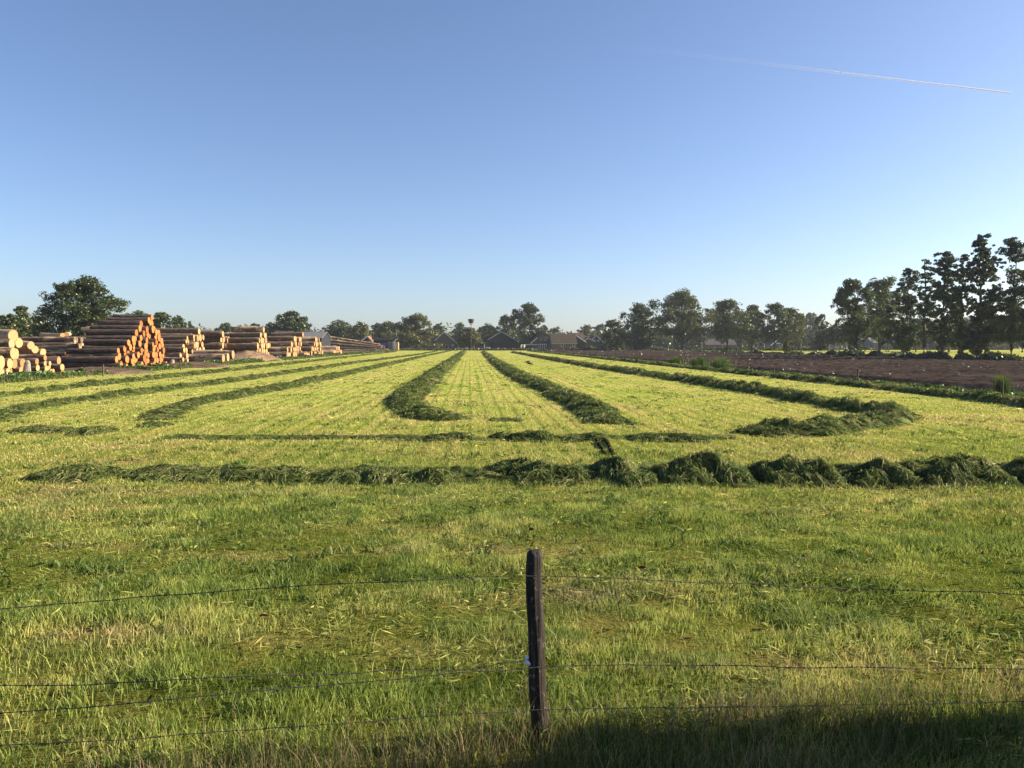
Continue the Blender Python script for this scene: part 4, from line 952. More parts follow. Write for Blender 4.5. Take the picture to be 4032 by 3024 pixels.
Z = 420.0 / 2212.0
F_ENDS = [(905,170,55),(835,215,58),(890,250,60),(945,280,55),(760,300,68),(840,325,48),(997,345,55),(705,385,62),(880,370,60),(943,400,70),(1085,425,75),(795,410,66),(635,480,65),(735,495,60),(1135,490,70),(995,465,60),(885,510,60),(930,540,60),(520,610,60),(695,582,55),(780,570,55),(1045,560,55),(1080,575,75),(1128,650,68),(458,682,60),(570,685,68),(625,600,60),(650,690,60),(755,655,50),(815,635,60),(868,678,53),(925,650,50),(992,670,52),(945,710,55),(1165,735,55),(440,810,65),(515,790,62),(590,760,50),(665,830,62),(770,750,60),(810,800,50),(725,850,55),(755,890,55),(920,835,65),(1005,815,60),(1060,730,55),(1102,760,55),(1075,830,50),(1155,835,60),(550,850,65),(330,870,52),(325,940,65),(470,910,50),(860,900,68),(975,930,65),(920,950,50),(615,935,62),(665,945,45),(535,975,55),(1035,960,62),(1085,925,50),(1132,950,50),(1175,950,50),(255,1025,60),(465,1035,70),(745,1005,72),(590,1055,60),(660,1040,60),(810,1000,65),(515,1080,55),(945,1065,65),(1005,1060,55),(1085,1055,60),(1040,1080,50),(1165,1055,65),(1220,1020,50),(255,1155,57),(340,1130,60),(395,1165,45),(490,1175,60),(545,1170,55),(612,1170,62),(700,1180,60),(790,1075,55),(700,1110,45),(755,1180,50),(840,1170,45),(905,1165,40),(970,1180,50),(1060,1160,55),(1120,1170,50),(1200,1120,50),(1240,1130,45)]
place_stack([(420 + a * Z, 1220 + b * Z, r * Z) for a, b, r in F_ENDS], -31.8, 0, lambda z: 4.6 if z < 1.6 else 4.1, "the tall orange pile", "orange ended", 41, "logs of the tall orange pile", xj=0.55, shrink=1.06, pack=0.86)
A_ENDS = [(325,555,100),(290,790,122),(420,760,105),(75,930,130),(250,1000,105),(345,980,108),(425,960,90),(275,1185,95),(385,1180,100),(40,1185,98),(130,1195,92),(-110,800,110),(-120,1000,110),(-120,1190,100)]
place_stack([(a * Z, 1250 + b * Z, r * Z) for a, b, r in A_ENDS], -31.9, 1, 5.5, "the stack beside the grey slab", "thick pale", 42, "thick logs beside the grey slab", xj=0.3)
B_ENDS = [(818,940,68),(942,845,62),(958,945,55),(1010,955,50),(825,1070,65),(985,1070,75),(1065,1035,62),(1285,1055,75),(1315,1150,48),(1075,1155,58),(1175,1145,58),(770,1170,45),(835,1190,48),(885,1185,46),(945,1180,42)]
place_stack([(a * Z, 1250 + b * Z, r * Z) for a, b, r in B_ENDS], -31.2, 1, 3.2, "the open stack by the weeds", "cream ended", 43, "logs of the small open stack", xj=0.3)
# long dark logs lying low between the small stack and the orange pile
rs = np.random.default_rng(44)
E = [(310, 1366, 8.5, 82, .36, 1, 0.05, "tilted long log whose pale end points at the orange pile"), (296, 1384, 8.0, 80, .33, 1, 0.04, "long grey log under the tilted one"), (405, 1390, 7.5, 78, .36, 0, -0.01, "dark long log reaching behind the orange pile, upper one"),
     (440, 1404, 8.0, 76.5, .38, 0, 0.0, "dark long log reaching behind the orange pile, middle one"), (455, 1424, 9.0, 75, .42, 0, 0.0, "thick dark log lying low before the orange pile"), (330, 1412, 8.0, 75.5, .40, 0, 0.01, "dark log above the brown bark litter"),
     (262, 1400, 6.5, 74, .36, 0, 0.02, "brown log just behind the small open stack"), (318, 1432, 7.0, 73, .42, 0, 0.0, "dark ground log behind the bark litter"), (232, 1420, 6.0, 70, .38, 1, 0.0, "reddish log behind the small open stack, low down"), (455, 1441, 9.5, 74, .34, 0, 0, "lowest dark log at the foot of the orange pile")]
for px, py, L, Y, r, ci, tilt, lb in E:
    x, z = W(px, py, Y); add_log(ci, rs, (x, Y, max(z, r + .05)), L, r, lb, "long dark logs lying between the stacks", rs.normal(0, .05), -tilt)
# thick peeled log on top of the near stack, and debarked ones sloping down behind it
for (px, py, Y, L, r, lb) in [(52, 1322, 66, 5.5, .50, "peeled reddish log lying on top of the thick log stack"), (75, 1350, 69, 5.0, .42, "peeled log behind the thick stack's highest end"), (122, 1360, 70, 5.0, .36, "upper one of the peeled logs sloping behind the thick stack"), (138, 1376, 72, 5.0, .36, "middle one of the peeled logs sloping behind the thick stack"), (170, 1388, 73, 5.0, .36, "lowest peeled log sloping behind the thick stack")]:
    x, z = W(px, py, Y); add_log(2, rs, (x, Y, max(.3, z)), L, r, lb, "peeled logs behind the thick stack", -0.35 + rs.normal(0, .05), 0.03)
def ends_on(Y, pts, L, ci, seed, desc, adj, group, r, yaw0=0.0):
    """logs that run away from the viewer: their near ends stand on the plane y = Y."""
    rs = np.random.default_rng(seed)
    for i, (px, py, lb) in enumerate(pts):
        x, z = W(px, py, Y); rr = r * rs.uniform(.88, 1.12)
        o = add_log(ci, rs, (x, Y + rs.uniform(-.4, .4), max(z, rr)), L * rs.uniform(.9, 1.1), rr, lb, group, -math.pi / 2 + yaw0 + rs.normal(0, .03), 0)
def dpts(x0, x1, ytop, ybot, ry, desc, seed, top_slope=0.0):
    rs = np.random.default_rng(seed); out = []; py = ybot; k = 0
    while py > ytop:
        px = x0 + (ry if k % 2 else 0) + max(0, (ybot - py) * 0.6); j = 1
        while px < x1:
            out.append((px + rs.normal(0, ry * .12), py, f"dark log end, {ORD[j]} from left in {ORD[k + 1]} layer of {desc}")); px += 2.05 * ry; j += 1
        py -= 1.75 * ry; k += 1
    return out
ends_on(86, dpts(130, 236, 1332, 1368, 8.6, "the pile below the poplar", 45), 5.5, 2, 46, "", "", "logs of the pale topped pile by the poplar", .245)
ends_on(108, dpts(318, 408, 1300, 1342, 8.8, "the pile below the big oak", 47), 5.0, 1, 48, "", "", "logs of the dark pile below the big oak", .31)
for (px, py, L, Y, r, yaw, lb) in [(246, 1320, 3.6, 88, .28, -.5, "bright peeled log on top of the pale topped pile"), (262, 1316, 2.6, 90, .26, -1.2, "short bright log lying across the pale topped pile"), (296, 1338, 4.0, 90, .26, -.4, "bright peeled log sloping off the pale topped pile, upper"), (312, 1349, 4.4, 90, .24, -.3, "bright peeled log sloping off the pale topped pile, middle"), (330, 1356, 4.8, 89, .22, -.25, "bright peeled log sloping off the pale topped pile, lowest"), (368, 1357, 2.2, 91, .20, -.1, "thin bright log pointing towards the orange pile"), (405, 1298, 3.4, 111, .34, -.3, "bright peeled log on top of the dark pile, upper"), (404, 1307, 3.2, 110, .30, -.4, "bright peeled log on top of the dark pile, lower")]:
    x, z = W(px, py, Y); add_log(2, rs, (x, Y, z), L, r, lb, "bright peeled logs on the back piles", yaw, 0.02)
# stacks farther along the yard
G_ENDS = [(1715,600,55),(1700,650,45),(1740,660,40),(1770,560,45),(1795,530,40),(1785,610,45),(1655,765,62),(1795,750,70),(1620,830,60),(1745,845,66),(1805,850,55),(1690,880,40),(1610,940,62),(1655,960,66),(1575,1030,52),(1740,950,45),(1650,1040,45)]
place_stack([(420 + a * Z, 1220 + b * Z, r * Z) for a, b, r in G_ENDS], -33.5, 1, 6.0, "the stack behind the grey stump", "pale", 51, "logs of the leaning stack", xj=0.6)
place_yz(fill_profile(-38.5, 770, 806, 1412, [(0, 1300), (.5, 1296), (1, 1305)], 13.5, 50), -38.5, 1, 7.0, "the stack behind the orange pile", "pale", 52, "logs of the stack behind the orange pile")
for (px, py, L, Y, r, lb) in [(880, 1413, 6.2, 101, .58, "foremost of the three big logs on the ground"), (898, 1407, 6.4, 103.5, .58, "big log with a pale patch, middle of the three"), (918, 1396, 6.4, 106, .60, "hindmost of the three big logs on the ground")]:
    x, z = W(px, py, Y); add_log(1, rs, (x, Y, max(r, z)), L, r, lb, "three big logs on the ground", rs.normal(0, .03), 0)
place_yz(fill_profile(-38.0, 872, 908, 1406, [(0, 1300), (.4, 1300), (.5, 1325), (1, 1328)], 11.5, 53), -38.0, 1, 4.8, "the flat topped far stack", "pale", 54, "logs of the flat topped stack")
place_yz(fill_profile(-33.2, 1008, 1060, 1402, [(0, 1345), (.25, 1325), (.5, 1284), (.75, 1312), (1, 1345)], 11.2, 55), -33.2, 1, 5.0, "the stack behind the bark heap", "pale", 56, "logs of the tallest far stack")
place_yz(fill_profile(-32.2, 1132, 1188, 1410, [(0, 1372), (.3, 1350), (.5, 1312), (1, 1312)], 11.0, 57), -32.2, 1, 5.6, "the stepped stack after the tallest one", "pale", 58, "logs of the stepped stack")
place_yz(fill_profile(-32.0, 1228, 1268, 1406, [(0, 1380), (.3, 1330), (.6, 1324), (1, 1350)], 9.8, 59), -32.0, 1, 4.6, "the stack before the long poles", "pale", 60, "logs of the stack before the long poles")
place_yz(fill_profile(-30.6, 1312, 1342, 1404, [(0, 1380), (.6, 1360), (1, 1385)], 8.6, 61), -30.6, 2, 4.0, "the bundle by the long poles", "short bright", 62, "logs of the small bright bundle")
place_yz(fill_profile(-31.2, 1192, 1216, 1412, [(0, 1390), (1, 1388)], 8.4, 63), -31.2, 1, 4.0, "the low row between far stacks", "pale", 64, "logs of the low row between far stacks")
# the rows of logs lying behind the front ones, only glimpsed over and between them
rs = np.random.default_rng(66); VV = []; FF = []
for y0_, y1_, xx, hmax, L_ in ((84, 100, -42.0, 3.0, 6.0), (103, 116, -44.0, 3.7, 6.5), (117, 131, -41.5, 3.2, 6.0), (132, 150, -40.5, 4.0, 6.0), (151, 172, -40.0, 3.7, 6.0), (174, 196, -38.5, 3.0, 5.5)):
    k = 0
    while k * .62 < hmax:
        y = y0_ + k * .34 + rs.uniform(0, .3)
        while y < y1_ - k * .34:
            r = rs.uniform(.27, .37); b_, e_ = LOGS[(1, int(rs.integers(5)))]
            co = np.empty(len(b_.vertices) * 3); b_.vertices.foreach_get("co", co); co = co.reshape(-1, 3) * np.array([L_ * rs.uniform(.9, 1.1), r, r]) + np.array([xx + rs.uniform(-.5, .5), y, .36 + k * .62])
            off = sum(len(v) for v in VV); VV.append(co); FF += [tuple(off + i for i in p.vertices) for p in b_.polygons]
            y += 2.05 * r + (.4 if rs.uniform() < .1 else 0)
        k += 1
me = bpy.data.meshes.new("back_rows_of_logs"); me.from_pydata([tuple(v) for v in np.concatenate(VV)], [], FF); me.materials.append(M['logpale'])
o = link("back_rows_of_logs", me); tag(o, "back rows of logs glimpsed over and between the front stacks", "logs", kind="stuff")
rs = np.random.default_rng(65); k = 0
for layer in range(5):
    for j in range(6 - layer // 2):
        k += 1; Y = 284 + 2.1 * j + rs.normal(0, .2) + layer * 0.7
        xl, zl = W(1272 + rs.uniform(-10, 12), 1322 + 2.5 * j * 0 + (4 - layer) * 14.5 + rs.uniform(-2, 2), Y); xr, zr = W(1500 + rs.uniform(-18, 22) + 4 * (4 - layer), 1357 + (4 - layer) * 6.6 + rs.uniform(-1, 1), Y)
        zl = max(zl, .3); zr = max(zr, .25); L = math.hypot(xr - xl, zr - zl)
        o = add_log(1, rs, (xr, Y, zr), L, .30, f"straight pole, {ORD[j + 1]} from front in {ORD[layer + 1]} layer of the sloping pole pile", "poles of the sloping pole pile", 0, math.atan2(zl - zr, xr - xl), name="pole")

# bark heap, litter, grey slabs, boulder-like lump of trunk
def mound(name, px, py, rx, ry, h, seed, mat, label, cat, group=None):
    x0, y0 = G(px, py); n = 34; u = np.linspace(-1, 1, n); U, V_ = np.meshgrid(u, u); r = np.hypot(U, V_)
    Zm = h * np.clip(1 - r ** 1.6, 0, 1) * (0.55 + 0.9 * fbm(U * 3, V_ * 3, seed, 3)) + 0.12 * h * (fbm(U * 11, V_ * 11, seed + 3, 2) - .5) * (r < 1) - 0.06 * (r >= 1) + 0.16 * (r < 1)
    ii = np.arange(n * n).reshape(n, n); q = np.stack([ii[:-1, :-1], ii[:-1, 1:], ii[1:, 1:], ii[1:, :-1]], -1).reshape(-1, 4)
    o = link(name, np_mesh(name, np.stack([x0 + U * rx, y0 + V_ * ry, Zm], -1).reshape(-1, 3), quads=q, mats=[mat], smooth=True)); return tag(o, label, cat, group)
mound("bark_heap", 985, 1420, 4.2, 6.5, 1.25, 71, M['barkheap'], "pale brown heap of bark chips before the tallest far stack", "bark heap")
mound("bark_litter", 360, 1470, 4.6, 3.2, 0.38, 72, M['yard'], "flat dark spread of bark litter in front of the long dark logs", "bark litter")
mound("bark_litter", 730, 1445, 4.2, 4.5, 0.34, 73, M['yard'], "flat brown spread of bark litter beyond the orange pile", "bark litter")
def slab(px, py, w, h, d, seed, label):
    x, y = G(px, py); rs = np.random.default_rng(seed); n = 12; an = np.linspace(0, 2 * np.pi, n, endpoint=False); V = []; F = []
    prof = [(0, 1.0), (.45, .96), (.85, .78), (1.0, .45)]
    for t, s in prof:
        for a in an: V.append((x + w / 2 * s * math.cos(a) * rs.uniform(.88, 1.1) + .1 * t, y + d / 2 * s * math.sin(a) * rs.uniform(.88, 1.1), -0.05 + h * t * rs.uniform(.95, 1.03)))
    for i in range(3):
        for k in range(n): F.append((i * n + k, i * n + (k + 1) % n, (i + 1) * n + (k + 1) % n, (i + 1) * n + k))
    F.append(tuple(3 * n + k for k in range(n)))
    me = bpy.data.meshes.new("trunk_slab"); me.from_pydata(V, [], F); me.materials.append(M['greywood']); o = link("trunk_slab", me); tag(o, label, "wood slab", "grey slabs of trunk in the yard")
slab(104, 1487, 0.55, 1.25, 0.35, 81, "grey split trunk slab standing upright beside the thick log stack")
slab(676, 1447, 0.55, 0.85, 0.5, 82, "grey stump standing at the foot of the orange pile")
slab(768, 1444, 0.4, 0.35, 0.4, 83, "small grey block lying near the yard fence beyond the pile")
# boards lying on the dark back pile
root = None
x, z = W(382, 1297, 109); mb = MB()
for k in range(5): mb.box(-1.6 + k * .12, 2.0 + k * .1, -.5 + k * .2, -.32 + k * .2, z + .05 * k, z + .05 * k + .3)
o = mb.build("board_bundle", M['sawn']); o.location = (x, 109, 0); o.rotation_euler = (0, -.04, 0); tag(o, "bright bundle of sawn boards on the dark pile below the big oak", "boards")

# ------------------------------------------------------------------ fences
def stake(px, pyb, pyt, label, group, wd=0.09, name="fence_post", seed=0):
    x, y = G(px, pyb); _, zt = W(px, pyt, y); rs = np.random.default_rng(seed + int(px)); lx, ly = rs.normal(0, .025, 2)
    mb = MB(); mb.tube([(0, 0, -.1), (lx * zt * .5, ly * zt * .5, zt * .5), (lx * zt, ly * zt, zt * .97), (lx * zt, ly * zt, zt)], [wd * .62, wd * .56, wd * .54, wd * .38], 8)
    o = mb.build(name, M['postwood'], None, False); o.location = (x, y, 0); tag(o, label, "fence post", group)
GP = "fence posts along the ploughed field"
for i, (px, b, t, lb) in enumerate([(3376, 1501, 1452, "dark post at the ploughed field nearest the hairpin swath's bend"), (3047, 1478, 1437, "slim grey post next after the wide reed clump"), (2687, 1441, 1417, "post standing right beside the farthest reed clump"),
    (2574, 1431, 1408, "post second beyond the farthest reed clump"), (2492, 1424, 1403, "post third beyond the farthest reed clump"), (2425, 1416, 1397, "post fourth beyond the farthest reed clump"), (2370, 1411, 1393, "thick short post fifth beyond the farthest reed clump"), (2327, 1408, 1391, "post sixth beyond the farthest reed clump"),
    (2290, 1405, 1388, "post seventh beyond the farthest reed clump"), (2262, 1402, 1380, "stout corner post near the end of the ploughed field"), (2231, 1399, 1382, "post just past the stout corner post"), (2206, 1396, 1381, "post in front of the tiled barn's wall"), (2184, 1394, 1380, "post before the tiled barn's corner"), (3945, 1566, 1498, "post wrapped in the tall yellow green tuft")]):
    stake(px, b, t, lb, GP, 0.13 if i in (9, 6) else 0.10)
GY = "fence posts along the log yard"
for px, b, t, lb in [(406, 1482, 1434, "yard post standing before the bark litter and long dark logs"), (712, 1459, 1418, "yard post between the orange pile and the leaning stack"), (1032, 1428, 1406, "yard post in front of the bark heap"), (1126, 1423, 1404, "slanting yard post before the stepped stack"), (1152, 1421, 1408, "short yard post close to the slanting one"), (1204, 1416, 1395, "yard post before the low row of logs"), (1248, 1412, 1396, "yard post at the stack before the long poles")]:
    stake(px, b, t, lb, GY, 0.11)
GF = "thin posts of the farm fence at the field end"
for i in range(11):
    px = 1560 + i * 58; refs = ["below the plank shed", "second from the plank shed", "below the large sunlit tree", "before the farmhouse's lower wing", "before the farmhouse's first window", "before the farmhouse's second window", "under the stork nest tree", "before the brown hut", "at the white wrapped bales", "before the black barn", "before the carport"]
    stake(px, 1383, 1372, "thin far fence post " + refs[i], GF, 0.11)

# the near post
PXB, PYB = G(2122, 2895)
mb = MB(); rs = np.random.default_rng(90)
seg, rings = 40, 60; H = 1.125; V = []; F = []
an = np.linspace(0, 2 * np.pi, seg, endpoint=False)
gro = fbm(an * 6.0, an * 0 + 1, 91, 3)
for i in range(rings + 1):
    t = i / rings; z = -0.12 + (H + 0.12) * t
    r = 0.052 - 0.0065 * t; wob = 0.006 * math.sin(5 * t + 1) + 0.004 * math.sin(13 * t)
    gr = fbm(an * 5.0 + 0.7 * math.sin(4 * t), np.full(seg, t * 2.2), 92, 3); crack = np.clip(0.44 - fbm(an * 3.2 + 1.2 * t, np.full(seg, t * 1.1 + 4), 93, 2), 0, 1) * (1 - 0.8 * max(0, (t - .85) / .15))
    rr = r * (1 + 0.16 * (gr - .5) - 0.9 * crack) * (1 + 0.03 * np.cos(4 * an))
    if t > 0.975: rr = rr * (1 - 0.35 * ((t - .975) / .025) ** 2)
    xo = -0.026 * t + wob
    zz = z + (0.004 * np.sin(an * 2 + 1) + 0.002 * np.sin(an * 5)) * (t > 0.97)
    V += [(xo + a * math.cos(b), a * math.sin(b) * .95, c) for a, b, c in zip(rr, an, np.broadcast_to(zz, seg))]
for i in range(rings):
    for k in range(seg): F.append((i * seg + k, i * seg + (k + 1) % seg, (i + 1) * seg + (k + 1) % seg, (i + 1) * seg + k))
V.append((-0.026, 0, H - 0.006)); c = len(V) - 1
for k in range(seg): F.append((rings * seg + k, rings * seg + (k + 1) % seg, c))
def mat_nearpost():
    k = NT("weathered_post_wood"); p = k.mapped(k.objco(), (22, 22, 1.3)); n = k.noise(p, 2.2, 6, 0.7); n2 = k.noise(k.objco(), 6, 3)
    c = k.ramp(n, [(0.34, (0.005, 0.004, 0.0035)), (0.55, (0.026, 0.019, 0.014)), (0.76, (0.15, 0.115, 0.085))])
    c = k.mix(k.math('MULTIPLY', k.math('SUBTRACT', n2, 0.58), 4.0, None, True), c, (0.09, 0.045, 0.030))
    n3 = k.noise(k.objco(), 30, 4, 0.7); c = k.mix(k.math('MULTIPLY', k.math('SUBTRACT', n3, 0.60), 9.0, None, True), c, (0.17, 0.17, 0.15))      # grey lichen flecks
    k.bsdf(c, 0.75, 0.3, n, 0.012, 1.0); return k.m
me = bpy.data.meshes.new("wooden_post"); me.from_pydata(V, [], F); me.materials.append(mat_nearpost())
for p in me.polygons: p.use_smooth = True
POST = link("wooden_post", me); POST.location = (PXB, PYB, float(gz(PXB, PYB))); tag(POST, "dark weathered round wooden post carrying the barbed wires", "fence post", "posts of the near wire fence")
mb = MB(); mb.tube([(-.052, -.02, .455), (-.066, -.03, .462), (-.078, -.034, .482), (-.076, -.036, .502), (-.066, -.034, .51)], [.008, .014, .014, .011, .006], 10); mb.build("insulator", M['plastic'], POST, True)
for i, (z, s) in enumerate([(0.965, 1), (0.395, 1), (0.21, 1)]):
    mb = MB(); mb.tube([(-.035, -.048, z - .012), (-.035, -.058, z - .006), (-.035, -.058, z + .006), (-.035, -.048, z + .012)], .002, 6); mb.build("staple", M['wire'], POST)

def wire(label, pts, seed, r=0.0023, barb=0.11):
    """a twisted barbed wire through the given (x, y, z) points"""
    rs = np.random.default_rng(seed); P = np.array(pts, float); d = np.concatenate([[0], np.cumsum(np.linalg.norm(np.diff(P, axis=0), axis=1))])
    s = np.arange(0, d[-1], 0.02); X = np.stack([np.interp(s, d, P[:, k]) for k in range(3)], -1)
    for _ in range(40): X[1:-1] = (X[:-2] + 2 * X[1:-1] + X[2:]) / 4
    X[:, 2] += 0.010 * (vnoise(s / 0.35, s * 0, seed) - .5) + 0.004 * (vnoise(s / 0.09, s * 0, seed + 1) - .5); X[:, 1] += 0.012 * (vnoise(s / 0.4, s * 0, seed + 2) - .5)
    mb = MB(); mb.tube([tuple(x) for x in X], r, 6)
    q = barb * .5
    while q < d[-1]:
        i = int(q / 0.02)
        if i >= len(X): break
        c = X[i]; t = X[min(i + 1, len(X) - 1)] - X[max(i - 1, 0)]; t /= np.linalg.norm(t)
        for k in range(4):
            a = rs.uniform(0, 6.28); u = np.array([0.3 * t[0], math.cos(a), math.sin(a)]); mb.tube([tuple(c - u * .003), tuple(c + u * .013)], [.0016, .0008], 4)
        mb.tube([tuple(c - t * .006), tuple(c + t * .006)], r * 2.0, 6)
        q += barb * rs.uniform(.85, 1.15)
    o = mb.build("barbed_wire", M['wire']); return tag(o, label, "barbed wire", "strands of the near wire fence")
def FP(px, py, off=0.0):                        # a point on the fence line (a vertical plane kinked at the post)
    sl = 0.125 if px < 2122 else 0.03
    d = ray(px, py); t = (PYB - 0.055 - sl * PXB + off) / (d[1] - sl * d[0]); return (d[0] * t, d[1] * t, CAMH + d[2] * t)
def wpts(L, off=0.0): return [FP(a, b, off) for a, b in L]
wire("topmost barbed wire, hung near the post's head", wpts([(-700, 2455), (-300, 2425), (0, 2396), (300, 2378), (600, 2345), (1000, 2318), (1400, 2294), (1600, 2290), (1850, 2268), (2085, 2266), (2122, 2267), (2250, 2266), (2500, 2282), (2700, 2293), (3000, 2300), (3300, 2316), (3650, 2325), (4032, 2340), (4700, 2372)]), 1)
wire("second barbed wire down, straight on both sides of the post", wpts([(-700, 2872), (0, 2812), (400, 2782), (800, 2740), (1200, 2706), (1500, 2678), (1800, 2650), (2095, 2630), (2150, 2622), (2500, 2620), (3000, 2624), (3500, 2632), (4032, 2634), (4700, 2640)]), 2)
wire("lowest barbed wire, just above the rank grass", wpts([(-700, 2985), (0, 2936), (500, 2910), (1000, 2872), (1400, 2844), (1800, 2812), (2100, 2796), (2160, 2792), (2600, 2786), (3000, 2781), (3500, 2772), (4032, 2764), (4700, 2758)]), 3)
wire("slack wavy barbed wire ending at the white insulator", wpts([(-700, 2705), (0, 2698), (400, 2694), (800, 2668), (1100, 2660), (1400, 2652), (1580, 2634), (1680, 2636), (1760, 2644), (1850, 2640), (1930, 2618), (2020, 2604), (2062, 2602)], -0.02), 4)
for i, (px, lb) in enumerate([(-620, "wooden post out of view where the wires run off beside the log yard"), (4640, "wooden post out of view where the wires run off beside the ploughed field")]):
    q = FP(px, 2800, 0.06); o = link("wooden_post", me); o.location = (q[0], q[1], 0); o.rotation_euler = (0, 0, 1.3 + i); tag(o, lb, "fence post", "posts of the near wire fence")

# ------------------------------------------------------------------ farm buildings
def window(parent, x, y, z, w, h, frame='white', axis='y', face=-1):
    f = MB(); t = 0.11
    f.box(x - w / 2, x + w / 2, y - .07, y + .02, z - h / 2, z - h / 2 + t).box(x - w / 2, x + w / 2, y - .07, y + .02, z + h / 2 - t, z + h / 2).box(x - w / 2, x - w / 2 + t, y - .069, y + .02, z - h / 2 + t, z + h / 2 - t).box(x + w / 2 - t, x + w / 2, y - .069, y + .02, z - h / 2 + t, z + h / 2 - t)
    o = f.build("window", M[frame], parent)
    p = MB(); p.box(x - w / 2 + t, x + w / 2 - t, y - .03, y + .015, z - h / 2 + t, z + h / 2 - t); p.build("pane", M['pane'], o); return o
def roof_slab(mb, xa, za, xb, zb, y0, y1, th=0.22):
    dx, dz = xb - xa, zb - za; l = math.hypot(dx, dz); nxn, nzn = -dz / l * th, dx / l * th
    if nzn < 0: nxn, nzn = -nxn, -nzn
    mb.prism([(xa, za), (xb, zb), (xb + nxn, zb + nzn), (xa + nxn, za + nzn)] if dx > 0 else [(xb, zb), (xa, za), (xa + nxn, za + nzn), (xb + nxn, zb + nzn)], y0, y1)
def gable_front(label, Y, depth, left, ridge, right, wall, roof, trim='greytrim', name="house", chimney=None, windows=(), doors=(), group="houses beyond the field", ov=0.35, base=-0.1, cat="house"):
    """house with its gable towards the field; left, ridge and right are photo pixels of the eaves and ridge."""
    (xl, zl), (xr, zr), (xc, zc) = W(*left, Y), W(*right, Y), W(*ridge, Y)
    root = empty(name, ((xl + xr) / 2, Y, 0), label=label, cat=cat, group=group); ox = (xl + xr) / 2
    xl -= ox; xr -= ox; xc -= ox
    MB().prism([(xl, base), (xr, base), (xr, zr), (xc, zc), (xl, zl)], 0, depth).build("wall", M[wall], root)
    r = MB(); sl = (zc - zl) / (xc - xl); sr = (zr - zc) / (xr - xc)
    roof_slab(r, xl - ov, zl - sl * ov + .02, xc, zc + .02, -.3, depth + .3); roof_slab(r, xr + ov, zr + sr * ov + .02, xc, zc + .02, -.301, depth + .301)
    rf = r.build("roof", M[roof], root)
    if trim:
        b = MB(); roof_slab(b, xl - ov, zl - sl * ov - .12, xc, zc - .12, -.36, -.302, .42); roof_slab(b, xr + ov, zr + sr * ov - .12, xc, zc - .12, -.36, -.303, .42); b.build("bargeboard", M[trim], root)
    if chimney is not None:
        c = MB(); c.box(xc + chimney - .4, xc + chimney + .4, depth * .5, depth * .5 + .8, zc - 1.2, zc + 1.1).box(xc + chimney - .48, xc + chimney + .48, depth * .5 - .08, depth * .5 + .88, zc + 1.1, zc + 1.25); c.build("chimney", M['brick'], rf)
    for (px, py, w, h) in windows:
        x, z = W(px, py, Y); window(root, x - ox, 0, z, w, h)
    for (px, w, h) in doors:
        x, _ = W(px, 1372, Y); d = MB(); d.box(x - ox - w / 2, x - ox + w / 2, -.05, .02, 0, h); dd = d.build("door", M['tar'], root)
        k = MB(); k.box(x - ox - w / 2 - .12, x - ox - w / 2, -.06, .02, 0, h + .12).box(x - ox + w / 2, x - ox + w / 2 + .12, -.06, .02, 0, h + .12).box(x - ox - w / 2, x - ox + w / 2, -.06, .02, h, h + .12); k.build("door_frame", M['greytrim'], dd)
    return root, ox
def gable_side(label, Y, depth, px0, px1, py_eave, py_ridge, wall, roof, name="house", windows=(), trim=None, group="houses beyond the field", cat="house", chimney=None, end_trim=None):
    x0, ze = W(px0, py_eave, Y); x1, _ = W(px1, py_eave, Y); _, zr = W(px0, py_ridge, Y + depth / 2)
    root = empty(name, ((x0 + x1) / 2, Y, 0), label=label, cat=cat, group=group); ox = (x0 + x1) / 2; x0 -= ox; x1 -= ox
    MB().prism_x([(0, -.1), (depth, -.1), (depth, ze), (depth / 2, zr), (0, ze)], x0, x1).build("wall", M[wall], root)
    r = MB(); th = .2
    for sgn in (0, 1):
        ya, yb = (-.4, depth / 2) if sgn == 0 else (depth + .4, depth / 2); s = (zr - ze) / (depth / 2); za = ze - .4 * s + .03
        poly = [(ya, za), (yb, zr + .03), (yb, zr + .03 + th), (ya, za + th)]
        if sgn == 0: poly = poly
        else: poly = poly[::-1]
        r.prism_x(poly, x0 - .3 - .001 * sgn, x1 + .3 + .001 * sgn)
    rf = r.build("roof", M[roof], root)
    if trim:
        t = MB(); t.box(x0 - .3, x1 + .3, -.46, -.402, ze - .4 * s - .15, ze - .4 * s + .1); t.build("gutter", M[trim], root)
    if chimney is not None:
        c = MB(); c.box(chimney - .4, chimney + .4, depth / 2 - .4, depth / 2 + .4, zr - .6, zr + 1.2); c.build("chimney", M['brick'], rf)
    for (px, py, w, h) in windows:
        x, z = W(px, py, Y); window(root, x - ox, 0, z, w, h)
    return root, ox
gable_front("brown brick farmhouse gable with two small windows and a dark door", 395, 22, (1714, 1340), (1749, 1309), (1802, 1355), 'brickdark', 'tiledark', windows=[(1733, 1360, .95, .8), (1782, 1360, .95, .8)], doors=[(1759, 1.3, 2.2)], name="farmhouse")
gable_side("low dark tiled wing joined to the farmhouse with the small windows", 402, 10, 1683, 1713, 1352, 1327, 'tar', 'tiledark', name="farm_wing")
gable_front("small brown gabled house half hidden by the nest tree", 430, 14, (1882, 1352), (1918, 1317), (1934, 1340), 'brick', 'tilebrown', name="house")
gable_front("large black boarded barn with a plain gable", 385, 26, (1924, 1337), (1975, 1307), (2040, 1346), 'tar', 'greysheet', name="barn", cat="barn")
